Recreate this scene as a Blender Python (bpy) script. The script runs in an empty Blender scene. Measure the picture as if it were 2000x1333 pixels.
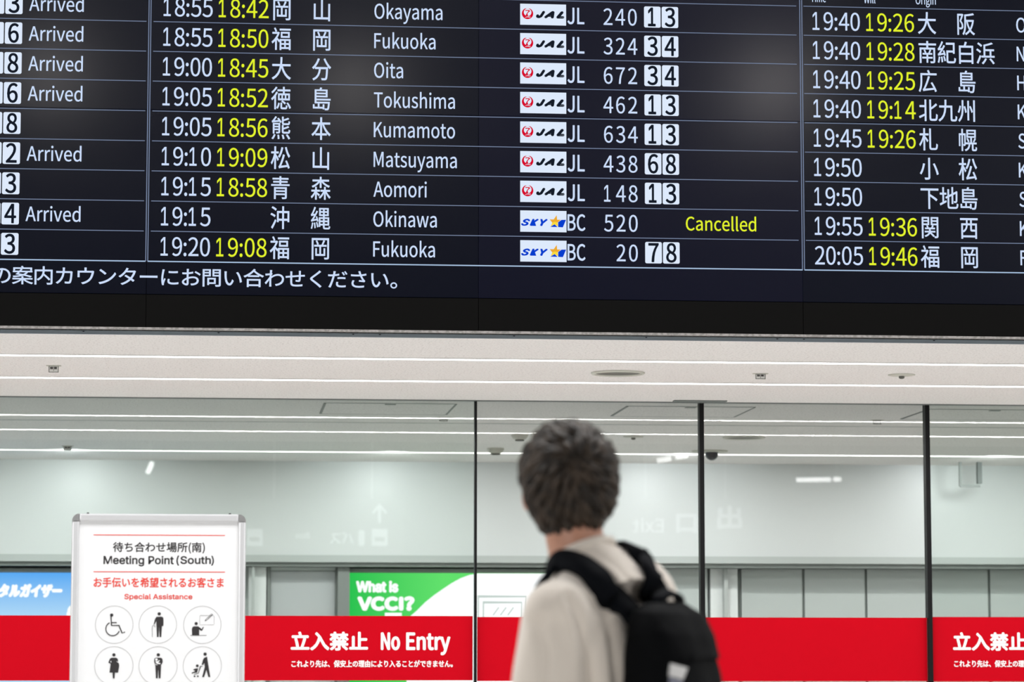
import bpy, bmesh, math, os, random
from mathutils import Vector, Matrix, Euler, noise
from mathutils.bvhtree import BVHTree

# ------------------------------------------------------------------ camera, world, light
SC = bpy.context.scene
COL = SC.collection
F_PX, HORIZON = 5800.0, 1290.0          # focal length and horizon in 2000x1333 pixels
EYE = Vector((0, 0, 1.29))
YAW = math.atan(1.726e-5 * F_PX)
PITCH = math.atan((HORIZON - 666.5) / F_PX)
cam_data = bpy.data.cameras.new('camera')
cam_data.sensor_width = 36
cam_data.lens = F_PX * 36 / 2000
cam_data.clip_end = 200
cam = bpy.data.objects.new('camera', cam_data)
cam.location = EYE
cam.rotation_euler = (math.pi / 2 + PITCH, 0, -YAW)
COL.objects.link(cam)
SC.camera = cam
cam_data.dof.use_dof = True
cam_data.dof.focus_distance = 12.9
cam_data.dof.aperture_fstop = 5.0

world = bpy.data.worlds.new('world')
SC.world = world
world.use_nodes = True
world.node_tree.nodes['Background'].inputs[0].default_value = (0.9, 0.95, 1, 1)
world.node_tree.nodes['Background'].inputs[1].default_value = 0.02

SC.view_settings.view_transform = 'Standard'
SC.view_settings.look = 'None'
SC.view_settings.gamma = 1
SC.view_settings.exposure = 0
SC.view_settings.use_curve_mapping = False
SC.cycles.max_bounces = 8
SC.cycles.diffuse_bounces = 4
SC.cycles.transparent_max_bounces = 16
SC.cycles.sample_clamp_indirect = 6

STRIP_POWER = 5.0        # radiance of the diffusers of the ceiling light strips


def lamp(name, kind, loc, power, size=0.3, aim=None, color=(1, 1, 1), spot=None, size_y=None):
    d = bpy.data.lights.new(name, kind)
    d.energy = power
    d.color = color
    if kind == 'AREA':
        d.size = size
        if size_y:
            d.shape = 'RECTANGLE'
            d.size_y = size_y
    else:
        d.shadow_soft_size = size
    if kind == 'SPOT':
        d.spot_size = math.radians(spot or 90)
        d.spot_blend = 1.0
    o = bpy.data.objects.new(name, d)
    o.location = loc
    if aim is not None:
        o.rotation_euler = (Vector(aim) - Vector(loc)).to_track_quat('-Z', 'Y').to_euler()
    COL.objects.link(o)
    return o


CAM_M = Euler((math.pi / 2 + PITCH, 0, -YAW)).to_matrix()


def ray(px, py):
    return CAM_M @ Vector(((px - 1000) / F_PX, (666.5 - py) / F_PX, -1))


def at(px, py, Y):
    """Point of the wall-parallel plane y = Y seen at a photo pixel."""
    d = ray(px, py)
    return EYE + d * (Y / d.y)


def atz(px, py, z):
    """Point of the horizontal plane at height z seen at a photo pixel."""
    d = ray(px, py)
    return EYE + d * ((z - EYE.z) / d.z)


CEIL = 2.69
Y_TRIM = atz(935, 661.5, CEIL).y        # front edge of the low ceiling
Y_BOARD = Y_TRIM - 0.13                 # face of the flight board
Y_GLASS = atz(928, 783, CEIL).y
Y_WALL = atz(928, 903.5, CEIL).y        # far wall behind the glass
HALL_BACK, HALL_TOP = -26.0, 6.6
X0, X1 = -16.0, 18.0

# added area fills high in the hall, wall washers behind the glass
for lx in (-7, 1, 9):
    lamp('hall_fill', 'AREA', (lx, 7.9, HALL_TOP - 0.05), 480, 6.0, aim=(lx, 7.9, 0), size_y=2.0)
for bx, by, e in ((95, 140, 20), (690, 170, 20), (1510, 170, 26)):   # lamps that glint on the flight board
    p = at(bx, by, Y_BOARD)
    d = (p - EYE)
    q = p + Vector((d.x, -d.y, d.z)) * ((Y_BOARD + 0.5) / d.y)
    lamp('hall_spot', 'POINT', q, e, 0.16, color=(1, 0.95, 0.9))
for lx in (-11, 16):
    lamp('hall_fill', 'AREA', (lx, -9, 5.0), 850, 3.0, aim=(0.5, 5.5, 1.2), size_y=2.0)  # unseen side fills added to brighten the person's back
for wx in (130, 770, 1340, 1960):
    w = at(wx, 905, Y_WALL - 1.1)
    w.z = CEIL - 0.04
    lamp('wall_washer', 'SPOT', w, 36, 0.12, aim=(w.x, Y_WALL, 2.25), spot=110, color=(0.94, 0.98, 1))
for wx in range(-7, 8, 2):
    lamp('inner_fill', 'AREA', (wx, (Y_GLASS + Y_WALL) / 2, CEIL - 0.03), 15, 0.5, aim=(wx, (Y_GLASS + Y_WALL) / 2, 0))  # fills added to raise the level behind the glass, without fittings

# ------------------------------------------------------------------ materials


def srgb(r, g, b):
    f = lambda c: (c / 255 / 12.92) if c / 255 <= 0.04045 else ((c / 255 + 0.055) / 1.055) ** 2.4
    return (f(r), f(g), f(b), 1)


def mat(name, col, rough=0.5, metal=0.0, spec=0.5, emit=None, estr=0.0, bump=None, speck=None, sheen=0):
    m = bpy.data.materials.new(name)
    m.use_nodes = True
    nt = m.node_tree
    p = nt.nodes['Principled BSDF']
    p.inputs['Base Color'].default_value = col
    p.inputs['Roughness'].default_value = rough
    p.inputs['Metallic'].default_value = metal
    p.inputs['Specular IOR Level'].default_value = spec
    if sheen:
        p.inputs['Sheen Weight'].default_value = sheen
    if emit:
        p.inputs['Emission Color'].default_value = emit
        p.inputs['Emission Strength'].default_value = estr
    tc = nt.nodes.new('ShaderNodeTexCoord')
    if bump:
        n = nt.nodes.new('ShaderNodeTexNoise')
        n.inputs['Scale'].default_value = bump[0]
        n.inputs['Detail'].default_value = 4
        b = nt.nodes.new('ShaderNodeBump')
        b.inputs['Strength'].default_value = bump[1]
        b.inputs['Distance'].default_value = bump[2] if len(bump) > 2 else 0.01
        nt.links.new(tc.outputs['Object'], n.inputs['Vector'])
        nt.links.new(n.outputs['Fac'], b.inputs['Height'])
        nt.links.new(b.outputs['Normal'], p.inputs['Normal'])
    if speck:
        n = nt.nodes.new('ShaderNodeTexNoise')
        n.inputs['Scale'].default_value = speck[0]
        n.inputs['Detail'].default_value = 2
        r = nt.nodes.new('ShaderNodeValToRGB')
        r.color_ramp.elements[0].position = speck[1]
        r.color_ramp.elements[1].position = speck[2]
        r.color_ramp.elements[0].color = speck[3]
        r.color_ramp.elements[1].color = col
        nt.links.new(tc.outputs['Object'], n.inputs['Vector'])
        nt.links.new(n.outputs['Fac'], r.inputs['Fac'])
        nt.links.new(r.outputs['Color'], p.inputs['Base Color'])
    return m


def glow(name, col, strength):
    m = bpy.data.materials.new(name)
    m.use_nodes = True
    nt = m.node_tree
    nt.nodes.clear()
    e = nt.nodes.new('ShaderNodeEmission')
    e.inputs[0].default_value = col
    e.inputs[1].default_value = strength
    o = nt.nodes.new('ShaderNodeOutputMaterial')
    nt.links.new(e.outputs[0], o.inputs[0])
    return m


def glass(name, tint, refl):
    """Clear architectural pane: Fresnel mix of tinted see-through and mirror reflection."""
    m = bpy.data.materials.new(name)
    m.use_nodes = True
    nt = m.node_tree
    nt.nodes.clear()
    o = nt.nodes.new('ShaderNodeOutputMaterial')
    mx = nt.nodes.new('ShaderNodeMixShader')
    t = nt.nodes.new('ShaderNodeBsdfTransparent')
    g = nt.nodes.new('ShaderNodeBsdfGlossy')
    g.inputs['Roughness'].default_value = 0.0
    fr = nt.nodes.new('ShaderNodeFresnel')
    fr.inputs['IOR'].default_value = 1.5
    mu = nt.nodes.new('ShaderNodeMath')
    mu.operation = 'MULTIPLY'
    mu.inputs[1].default_value = refl
    t.inputs['Color'].default_value = tint
    nt.links.new(fr.outputs[0], mu.inputs[0])
    nt.links.new(mu.outputs[0], mx.inputs[0])
    nt.links.new(t.outputs[0], mx.inputs[1])
    nt.links.new(g.outputs[0], mx.inputs[2])
    nt.links.new(mx.outputs[0], o.inputs[0])
    return m


M = dict(
    ceiling=mat('ceiling_board', (0.74, 0.72, 0.71, 1), 0.9, speck=(90, 0.36, 0.44, (0.55, 0.53, 0.52, 1))),
    strip=glow('strip_glow', (1, 0.99, 0.97, 1), STRIP_POWER),
    white_metal=mat('white_metal', (0.75, 0.75, 0.73, 1), 0.45),
    floor=mat('floor_stone', (0.62, 0.61, 0.59, 1), 0.35, bump=(3, 0.02)),
    wall=mat('painted_wall', (0.6, 0.63, 0.63, 1), 0.35),
    hall_rear=mat('hall_rear_wall', (0.12, 0.12, 0.12, 1), 0.8),
    hall=mat('hall_wall', (0.5, 0.5, 0.49, 1), 0.8),
    hall_lit_tone=mat('hall_ceiling_lit_tone', (0.3, 0.3, 0.3, 1), 0.9),  # lit zone of the ceiling put into the colour, for the board reflection
    hall_ceiling=mat('hall_ceiling', (0.07, 0.07, 0.07, 1), 0.9),
    rail=mat('grey_rail', (0.42, 0.45, 0.44, 1), 0.5),
    rail_dark=mat('dark_rail', (0.2, 0.22, 0.21, 1), 0.5),
    panel=mat('grey_panel', (0.47, 0.51, 0.5, 1), 0.4),
    panel_dark=mat('panel_joint', (0.14, 0.155, 0.15, 1), 0.6),
    door=mat('door_grey', (0.45, 0.47, 0.48, 1), 0.5),
    pillar=mat('pillar_white', (0.75, 0.78, 0.78, 1), 0.5),
    black=mat('black_frame', (0.006, 0.006, 0.0065, 1), 0.5, spec=0.12),
    seam=mat('seam_black', (0.002, 0.002, 0.002, 1), 0.7, spec=0.1),
    fascia=mat('fascia_black', (0.0022, 0.002, 0.0018, 1), 0.5, spec=0.06, bump=(400, 0.05, 0.001)),
    lip=mat('fascia_lip', (0.3, 0.28, 0.27, 1), 0.5, speck=(60, 0.4, 0.6, (0.18, 0.17, 0.16, 1))),
    screen=mat('screen_warm', (0.0015, 0.0015, 0.002, 1), 0.145, spec=0.45, emit=(0.25, 0.36, 1, 1), estr=0.0085),
    screen_blue=mat('screen_blue', (0.0015, 0.0015, 0.002, 1), 0.145, spec=0.45, emit=(0.28, 0.32, 1, 1), estr=0.013),
    edge=mat('ceiling_edge', (0.3, 0.35, 0.39, 1), 0.35),
    led_white=glow('led_white', srgb(205, 222, 250), 1.0),
    led_yellow=glow('led_yellow', srgb(226, 240, 45), 1.0),
    led_line=glow('led_line', srgb(118, 132, 160), 1.0),
    led_line_bright=glow('led_line_bright', srgb(170, 195, 225), 1.0),
    led_tile=glow('led_tile', srgb(222, 234, 252), 1.0),
    led_dark=glow('led_dark', srgb(22, 28, 40), 1.0),
    led_red=glow('led_red', srgb(214, 8, 42), 1.0),
    led_blue=glow('led_blue', srgb(8, 62, 205), 1.0),
    led_orange=glow('led_orange', srgb(238, 172, 50), 1.0),
    led_gold=glow('led_gold', srgb(250, 218, 60), 1.0),
    red=mat('red_film', srgb(180, 0, 21), 0.6, spec=0.06),
    film_text=mat('film_white', (0.85, 0.8, 0.8, 1), 0.5),
    alu=mat('aluminium', (0.66, 0.66, 0.67, 1), 0.35, metal=0.35),
    chrome=mat('chrome_corner', (0.6, 0.6, 0.6, 1), 0.3, metal=0.8),
    poster=mat('poster_paper', (0.78, 0.78, 0.785, 1), 0.35),
    ink=mat('ink_black', (0.02, 0.017, 0.018, 1), 0.5),
    ink_red=mat('ink_red', srgb(226, 62, 48), 0.5),
    ink_grey=mat('ink_grey', (0.42, 0.42, 0.42, 1), 0.5),
    beige=mat('fitting_beige', (0.5, 0.5, 0.44, 1), 0.5),
    recess=mat('fitting_recess', (0.1, 0.1, 0.085, 1), 0.6),
    dome=mat('smoked_dome', (0.03, 0.03, 0.035, 1), 0.1),
    ad_blue=None, ad_green=None,
    ad_white=glow('ad_white', srgb(252, 252, 255), 1.4),
    ad_line=glow('ad_line', srgb(214, 226, 222), 1.0),
    sign_glow=glow('sign_glow', (0.93, 0.96, 1, 1), 2.2),
    lamp_glow=glow('lamp_glow', (1, 1, 1, 1), 16),
    sign_back=mat('sign_back', (0.2, 0.22, 0.22, 1), 0.5),
    skin=mat('skin', (0.5, 0.25, 0.165, 1), 0.5, bump=(60, 0.1)),
    hair=mat('hair', (0.058, 0.041, 0.029, 1), 0.5, spec=0.25, speck=(45, 0.38, 0.62, (0.016, 0.012, 0.009, 1))),
    shirt=mat('sweatshirt', (0.74, 0.665, 0.585, 1), 0.9, bump=(260, 0.12, 0.002), sheen=0.3),
    trousers=mat('trousers', (0.03, 0.03, 0.035, 1), 0.85),
    shoe=mat('shoe', (0.55, 0.55, 0.54, 1), 0.6),
    sole=mat('sole', (0.75, 0.75, 0.73, 1), 0.6),
    pack=mat('pack_nylon', (0.0022, 0.0024, 0.003, 1), 0.75, spec=0.07, bump=(60, 0.25, 0.006)),
    strap=mat('strap_web', (0.003, 0.0037, 0.0055, 1), 0.8, spec=0.08, bump=(300, 0.15, 0.002)),
    patch=mat('patch_white', (0.72, 0.71, 0.7, 1), 0.6),
    patch_grey=mat('patch_grey', (0.25, 0.26, 0.33, 1), 0.6),
    eye=mat('eye_white', (0.8, 0.78, 0.75, 1), 0.2),
)


def gradient_glow(name, stops, axis, strength, where=(0, 1)):
    """Printed backlit picture: a colour ramp along one axis of the box it is on."""
    m = glow(name, (1, 1, 1, 1), strength)
    nt = m.node_tree
    tc = nt.nodes.new('ShaderNodeTexCoord')
    sx = nt.nodes.new('ShaderNodeSeparateXYZ')
    r = nt.nodes.new('ShaderNodeValToRGB')
    r.color_ramp.elements[0].position, r.color_ramp.elements[1].position = where
    r.color_ramp.elements[0].color = stops[0]
    r.color_ramp.elements[1].color = stops[1]
    nt.links.new(tc.outputs['Generated'], sx.inputs[0])
    nt.links.new(sx.outputs[axis], r.inputs[0])
    nt.links.new(r.outputs[0], nt.nodes['Emission'].inputs[0])
    return m


M['ad_blue'] = gradient_glow('ad_blue', (srgb(186, 220, 250), srgb(90, 168, 246)), 2, 1.3, (0.74, 1.0))
M['ad_green'] = gradient_glow('ad_green', (srgb(42, 190, 82), srgb(100, 222, 110)), 0, 1.3, (0.0, 0.35))

# ------------------------------------------------------------------ mesh helpers


def set_props(o, label=None, cat=None, group=None, kind=None):
    if label:
        o['label'] = label
    if cat:
        o['category'] = cat
    if group:
        o['group'] = group
    if kind:
        o['kind'] = kind
    return o


def empty(name, loc, label, cat, group=None, kind=None, rz=0.0):
    o = bpy.data.objects.new(name, None)
    o.location = loc
    o.rotation_euler = (0, 0, rz)
    o.empty_display_size = 0.1
    COL.objects.link(o)
    return set_props(o, label, cat, group, kind)


def wloc(o):
    v = Vector((0, 0, 0))
    while o is not None:
        v = v + Vector(o.location)
        o = o.parent
    return v


class MB:
    """Collects shapes in world coordinates; build() links them as one mesh object."""

    def __init__(self):
        self.v, self.f, self.m, self.mats = [], [], [], []

    def mi(self, m):
        if m not in self.mats:
            self.mats.append(m)
        return self.mats.index(m)

    def add(self, verts, faces, m):
        b = len(self.v)
        i = self.mi(m)
        self.v += [tuple(x) for x in verts]
        for f in faces:
            self.f.append(tuple(b + k for k in f))
            self.m.append(i)

    def box(self, a, b, m):
        (x0, y0, z0), (x1, y1, z1) = a, b
        v = [(x0, y0, z0), (x1, y0, z0), (x1, y1, z0), (x0, y1, z0), (x0, y0, z1), (x1, y0, z1), (x1, y1, z1), (x0, y1, z1)]
        f = [(0, 3, 2, 1), (4, 5, 6, 7), (0, 1, 5, 4), (1, 2, 6, 5), (2, 3, 7, 6), (3, 0, 4, 7)]
        self.add(v, f, m)

    def tube(self, pts, r, m, n=10):
        pts = [Vector(p) for p in pts]
        rs = r if isinstance(r, (list, tuple)) else [r] * len(pts)
        rings = []
        for i, p in enumerate(pts):
            t = (pts[min(i + 1, len(pts) - 1)] - pts[max(i - 1, 0)]).normalized()
            a = t.orthogonal().normalized() if i == 0 else (a - t * a.dot(t)).normalized()
            c = t.cross(a)
            rings.append([p + (a * math.cos(k * 2 * math.pi / n) + c * math.sin(k * 2 * math.pi / n)) * rs[i] for k in range(n)])
        v = [q for rg in rings for q in rg]
        f = []
        for i in range(len(rings) - 1):
            for k in range(n):
                f.append((i * n + k, i * n + (k + 1) % n, (i + 1) * n + (k + 1) % n, (i + 1) * n + k))
        f.append(tuple(range(n))[::-1])
        f.append(tuple(range((len(rings) - 1) * n, len(rings) * n)))
        self.add(v, f, m)

    def lathe(self, c, prof, m, n=40):
        """Rings of (radius, z offset) about a vertical axis at c; ends are closed."""
        v, f = [], []
        for r, z in prof:
            for k in range(n):
                a = k * 2 * math.pi / n
                v.append((c[0] + r * math.cos(a), c[1] + r * math.sin(a), c[2] + z))
        for i in range(len(prof) - 1):
            for k in range(n):
                f.append((i * n + k, i * n + (k + 1) % n, (i + 1) * n + (k + 1) % n, (i + 1) * n + k))
        f.append(tuple(range(n)))
        f.append(tuple(range((len(prof) - 1) * n, len(prof) * n)))
        self.add(v, f, m)

    def build(self, name, parent=None, loc=None, smooth=False, **props):
        me = bpy.data.meshes.new(name)
        if parent is not None:
            org = wloc(parent)
        elif loc is not None:
            org = Vector(loc)
        else:
            xs = [v[0] for v in self.v]
            ys = [v[1] for v in self.v]
            zs = [v[2] for v in self.v]
            org = Vector(((min(xs) + max(xs)) / 2, (min(ys) + max(ys)) / 2, min(zs)))
        me.from_pydata([tuple(Vector(v) - org) for v in self.v], [], self.f)
        for m in self.mats:
            me.materials.append(m)
        me.polygons.foreach_set('material_index', self.m)
        if smooth:
            me.polygons.foreach_set('use_smooth', [True] * len(me.polygons))
        me.update()
        o = bpy.data.objects.new(name, me)
        COL.objects.link(o)
        if parent is not None:
            o.parent = parent
        else:
            o.location = org
        return set_props(o, **props)


class Plane:
    """A vertical plane facing the camera (side -1) or facing away from it towards +y (side +1)."""

    def __init__(self, Y, side=-1):
        self.Y, self.side = Y, side

    def uv(self, px, py):
        p = at(px, py, self.Y)
        return p.x, p.z

    def P(self, u, v, w=0.0):
        return (u, self.Y + self.side * w, v)

    def poly(self, mb, pts, m, w=0.001):
        v = [self.P(u, q, w) for u, q in pts]
        n = len(v)
        mb.add(v, [tuple(range(n))], m)

    def rect(self, mb, u0, v0, u1, v1, m, w=0.001, r=0.0):
        if r <= 0:
            pts = [(u0, v0), (u1, v0), (u1, v1), (u0, v1)]
        else:
            pts = []
            for cx, cy, a0 in ((u1 - r, v0 + r, -90), (u1 - r, v1 - r, 0), (u0 + r, v1 - r, 90), (u0 + r, v0 + r, 180)):
                for k in range(6):
                    a = math.radians(a0 + k * 18)
                    pts.append((cx + r * math.cos(a), cy + r * math.sin(a)))
        self.poly(mb, pts, m, w)

    def stroke(self, mb, pts, width, m, w=0.001, close=False):
        pts = [Vector(p) for p in pts]
        n = len(pts)
        L, R = [], []
        for i, p in enumerate(pts):
            a = pts[(i - 1) % n] if (close or i > 0) else p
            b = pts[(i + 1) % n] if (close or i < n - 1) else p
            t = (b - a).normalized()
            d = Vector((-t.y, t.x))
            if (close or 0 < i < n - 1):
                t1 = (p - a).normalized()
                c = max(0.5, abs(Vector((-t1.y, t1.x)).dot(d)))
                d = d / c
            L.append(p + d * width / 2)
            R.append(p - d * width / 2)
        v = [self.P(q.x, q.y, w) for q in L + R]
        f = []
        for i in range(n if close else n - 1):
            j = (i + 1) % n
            f.append((i, j, n + j, n + i))
        mb.add(v, f, m)

    def circle(self, mb, c, r, m, w=0.001, n=32):
        self.poly(mb, [(c[0] + r * math.cos(k * 2 * math.pi / n), c[1] + r * math.sin(k * 2 * math.pi / n)) for k in range(n)], m, w)

    def glyphs(self, mb, s, m, u, v, sx, sy, font='cjk', w=0.0015, bold=0.0, shear=0.0, flip=False):
        """Lettering with its baseline origin at (u, v); sx, sy scale font units; bold in plane units."""
        vs, fs, _ = text_shape(s, font)
        offs = [(0, 0)]
        if bold:
            offs += [(bold * math.cos(k * math.pi / 4), bold * math.sin(k * math.pi / 4)) for k in range(8)]
        d = -1 if flip else 1
        for n, (ox, oy) in enumerate(offs):
            mb.add([self.P(u + d * ((x + shear * y) * sx + ox), v + y * sy + oy, w - n * 0.00009) for x, y in vs], fs, m)

    def fit(self, mb, s, m, u0, u1, v0, v1, font='cjk', cap=None, **k):
        """Lettering stretched so its outline spans u0..u1 and v0..v1 (cap: v span of that letter instead)."""
        _, _, (a, b, c, d) = text_shape(s, font)
        if cap:
            _, _, (_, _, c, d) = text_shape(cap, font)
        sh = k.get('shear', 0)
        if sh:
            xs = [x + sh * y for x, y in text_shape(s, font)[0]]
            a, b = min(xs), max(xs)
        sx = (u1 - u0) / (b - a) if not k.get('flip') else (u0 - u1) / (b - a)
        sy = (v1 - v0) / (d - c)
        if k.get('flip'):
            self.glyphs(mb, s, m, u0 + a * sx, v0 - c * sy, sx, sy, font, **k)
        else:
            self.glyphs(mb, s, m, u0 - a * sx, v0 - c * sy, sx, sy, font, **k)


_fonts, _shapes = {}, {}


def get_font(key):
    if key not in _fonts:
        f = None
        try:
            d = bpy.utils.system_resource('DATAFILES', path='fonts')
            f = bpy.data.fonts.load(os.path.join(d, {'cjk': 'Noto Sans CJK Regular.woff2', 'inter': 'Inter.woff2'}[key]))
        except Exception:
            f = None
        _fonts[key] = f
    return _fonts[key]


def text_shape(s, font='cjk'):
    if (s, font) not in _shapes:
        c = bpy.data.curves.new('lettering', 'FONT')
        c.body = s
        c.size = 1
        c.resolution_u = 4
        if get_font(font):
            c.font = get_font(font)
        o = bpy.data.objects.new('lettering', c)
        COL.objects.link(o)
        bpy.context.view_layer.update()
        me = bpy.data.meshes.new_from_object(o.evaluated_get(bpy.context.evaluated_depsgraph_get()))
        vs = [(v.co.x, v.co.y) for v in me.vertices]
        fs = [tuple(p.vertices) for p in me.polygons]
        bb = (min(v[0] for v in vs), max(v[0] for v in vs), min(v[1] for v in vs), max(v[1] for v in vs))
        bpy.data.objects.remove(o)
        bpy.data.curves.remove(c)
        bpy.data.meshes.remove(me)
        _shapes[(s, font)] = (vs, fs, bb)
    return _shapes[(s, font)]


EM = 0.35
try:
    EM = (text_shape('H')[2][3] - text_shape('H')[2][2]) / 0.733
except Exception:
    pass
CAP = 0.733 * EM

# ------------------------------------------------------------------ the room


def slab(name, a, b, m, label, cat):
    mb = MB()
    mb.box(a, b, m)
    return mb.build(name, label=label, cat=cat, kind='structure')


slab('floor', (X0, HALL_BACK, -0.1), (X1, Y_WALL + 1.2, 0), M['floor'], 'pale polished stone floor of the arrivals hall', 'floor')
slab('ceiling', (X0, Y_TRIM, CEIL), (X1, Y_WALL + 1.2, CEIL + 0.12), M['ceiling'], 'low pale speckled ceiling running past the glass screen', 'ceiling')
slab('ceiling_hall', (X0, -0.6, HALL_TOP), (X1, Y_TRIM + 0.3, HALL_TOP + 0.1), M['hall_ceiling'], 'dark hall ceiling high in front of the flight board', 'ceiling')
slab('ceiling_rear', (X0, HALL_BACK, HALL_TOP), (X1, -0.601, HALL_TOP + 0.1), M['hall_lit_tone'], 'paler hall ceiling behind the viewer', 'ceiling')
slab('wall_bulkhead', (X0, Y_TRIM + 0.02, CEIL + 0.121), (X1, Y_TRIM + 0.22, HALL_TOP - 0.001), M['hall'], 'grey bulkhead wall behind the flight board', 'wall')
slab('wall_hall', (X0, HALL_BACK - 0.1, 0), (X1, HALL_BACK, HALL_TOP), M['hall_rear'], 'plain rear wall of the hall behind the viewer', 'wall')
slab('wall_left', (X0 - 0.1, HALL_BACK, 0), (X0, Y_WALL + 1.2, HALL_TOP), M['hall'], 'side wall at the left end of the hall', 'wall')
slab('wall_right', (X1, HALL_BACK, 0), (X1 + 0.1, Y_WALL + 1.2, HALL_TOP), M['hall'], 'side wall at the right end of the hall', 'wall')

Z_FASC = at(928, 1086, Y_WALL).z
slab('wall_far', (X0, Y_WALL, Z_FASC), (X1, Y_WALL + 0.25, CEIL), M['wall'], 'pale upper wall behind the glass above the grey rail', 'wall')
slab('wall_lower', (X0, Y_WALL + 0.3, 0), (X1, Y_WALL + 0.4, Z_FASC), M['panel'], 'grey lower wall behind the glass below the rail', 'wall')
mb = MB()
z1, z2, z3 = Z_FASC, at(928, 1100, Y_WALL).z, at(928, 1108, Y_WALL).z
mb.box((X0, Y_WALL - 0.03, z2), (X1, Y_WALL + 0.2, z1 - 0.001), M['rail'])
mb.box((X0, Y_WALL + 0.0, z3), (X1, Y_WALL + 0.2, z2 - 0.001), M['rail_dark'])
mb.build('trim_1', label='grey rail running along the far wall behind the glass', cat='rail', kind='structure')

# edge profile of the low ceiling under the flight board, with its small screws
mb = MB()
zt = CEIL + 0.0153
mb.box((X0, Y_TRIM - 0.012, CEIL - 0.001), (X1, Y_TRIM - 0.001, zt), M['edge'])
for px in (163, 427, 690, 742, 1004, 1262, 1518, 1570, 1824):
    p = at(px, 652, Y_TRIM - 0.012)
    mb.box((p.x - 0.004, Y_TRIM - 0.014, zt - 0.006), (p.x + 0.004, Y_TRIM - 0.012, zt - 0.003), M['seam'])
mb.build('trim_2', label='blue grey metal edge of the low ceiling under the board', cat='edge trim', kind='structure')

# shadow gap where the glass meets the ceiling, and the dark ceiling joint behind it
mb = MB()
mb.box((X0, Y_GLASS - 0.035, CEIL - 0.006), (X1, Y_GLASS - 0.018, CEIL - 0.0005), M['panel_dark'])
mb.build('trim_3', label='thin dark track along the top of the glass', cat='track', kind='structure')
for n, (px, py) in enumerate(((928, 827.5),)):
    j = atz(px, py, CEIL).y
    mb = MB()
    mb.box((X0, j - 0.012, CEIL - 0.002), (X1, j + 0.012, CEIL - 0.0005), M['rail'])
    mb.build('trim_%d' % (4 + n), label='thin grey joint across the ceiling behind the glass', cat='joint', kind='structure')

# ------------------------------------------------------------------ glass screen with red bands
G = Plane(Y_GLASS)
gx = [X0 + 0.3, at(928.5, 1000, Y_GLASS).x, at(1370, 1000, Y_GLASS).x, at(1811.5, 1000, Y_GLASS).x]
gx.append(gx[3] + (gx[3] - gx[1]) * 1.0)
gx.append(X1 - 0.3)
tints = [((0.79, 0.845, 0.805, 1), 1.6), ((0.86, 0.88, 0.86, 1), 1.1), ((0.86, 0.88, 0.86, 1), 1.1), ((0.79, 0.845, 0.805, 1), 1.5), ((0.79, 0.845, 0.805, 1), 1.5)]
pane_label = ['wide greenish glass pane behind the meeting point sign', 'clear glass pane behind the person', 'clear glass pane between the two thick black posts',
              'greenish glass pane past the last black post', 'end pane of the glass screen']
for i in range(5):
    t, rf = tints[i]
    gm = glass('clear_glass_%d' % i, t, rf)
    mb = MB()
    mb.add([(gx[i] + 0.004, Y_GLASS, 0.02), (gx[i + 1] - 0.004, Y_GLASS, 0.02), (gx[i + 1] - 0.004, Y_GLASS, CEIL - 0.001), (gx[i] + 0.004, Y_GLASS, CEIL - 0.001)], [(0, 1, 2, 3)], gm)
    mb.build('window_%d' % (i + 1), label=pane_label[i], cat='glass pane', kind='structure')
# posts: a slim joint and two thick ones
for k, (x, hw, lab) in enumerate(((gx[1], 0.006, 'slim dark joint post beside the No Entry lettering'), (gx[2], 0.0125, 'thick black glass post just right of the person'),
                                  (gx[3], 0.0125, 'thick black glass post beside the cut off No Entry lettering'))):
    mb = MB()
    mb.box((x - hw, Y_GLASS - 0.03, 0.0), (x + hw, Y_GLASS + 0.03, CEIL - 0.001), M['black'])
    mb.build('glass_post', label=lab, cat='post', group='black posts of the glass screen')

zb_top = [at(500, 1203.5, Y_GLASS).z, at(1000, 1206, Y_GLASS).z, at(1600, 1207, Y_GLASS).z, at(1950, 1206, Y_GLASS).z]
zb_bot = [at(500, 1330, Y_GLASS).z, at(1000, 1331, Y_GLASS).z, at(1600, 1331.5, Y_GLASS).z, at(1950, 1332, Y_GLASS).z]
band_lab = ['red band with full white No Entry lettering behind the meeting point sign', 'short plain red band on the glass behind the person',
            'plain red band between the two thick black posts', 'red band with white No Entry lettering cut off by the picture edge']


def no_entry(band, dx):
    """White warning lettering as measured on the left pane, moved by dx in metres."""
    u = lambda px: G.uv(px, 1265)[0] + dx
    v = lambda py: G.uv(725, py)[1]
    z = 1 / 3.4805
    X = lambda a: u(480 + a * z)
    Y = lambda a: v(950 + a * z)
    for name, t, x0, x1, y0, y1, cap, bold in (
            ('japanese_lettering', '立入禁止', 310, 826, 1115, 995, None, 0.0036), ('english_lettering', 'No', 922, 1044, 1111, 1000, 'N', 0.0036),
            ('english_lettering', 'Entry', 1094, 1386, 1111, 1000, 'E', 0.0036),
            ('small_lettering', 'これより先は、保安上の理由により入ることができません。', 312, 1406, 1232, 1186, None, 0.0012)):
        mb = MB()
        G.fit(mb, t, M['film_text'], X(x0), X(x1), Y(y0), Y(y1), cap=cap, bold=bold, w=0.006)
        mb.build(name, band, label='white lettering')


for i in range(4):
    a, b = gx[i] + (0.01 if i else 0.0), gx[i + 1] - 0.014
    mb = MB()
    mb.box((a, Y_GLASS - 0.004, zb_bot[i]), (b, Y_GLASS - 0.001, zb_top[i]), M['red'])
    band = mb.build('warning_band', label=band_lab[i], cat='warning band', group='red bands on the glass screen')
    if i == 0:
        no_entry(band, 0)
    if i == 3:
        no_entry(band, at(1862, 1255, Y_GLASS).x - at(569, 1255, Y_GLASS).x)

# ------------------------------------------------------------------ ceiling light strips


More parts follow.
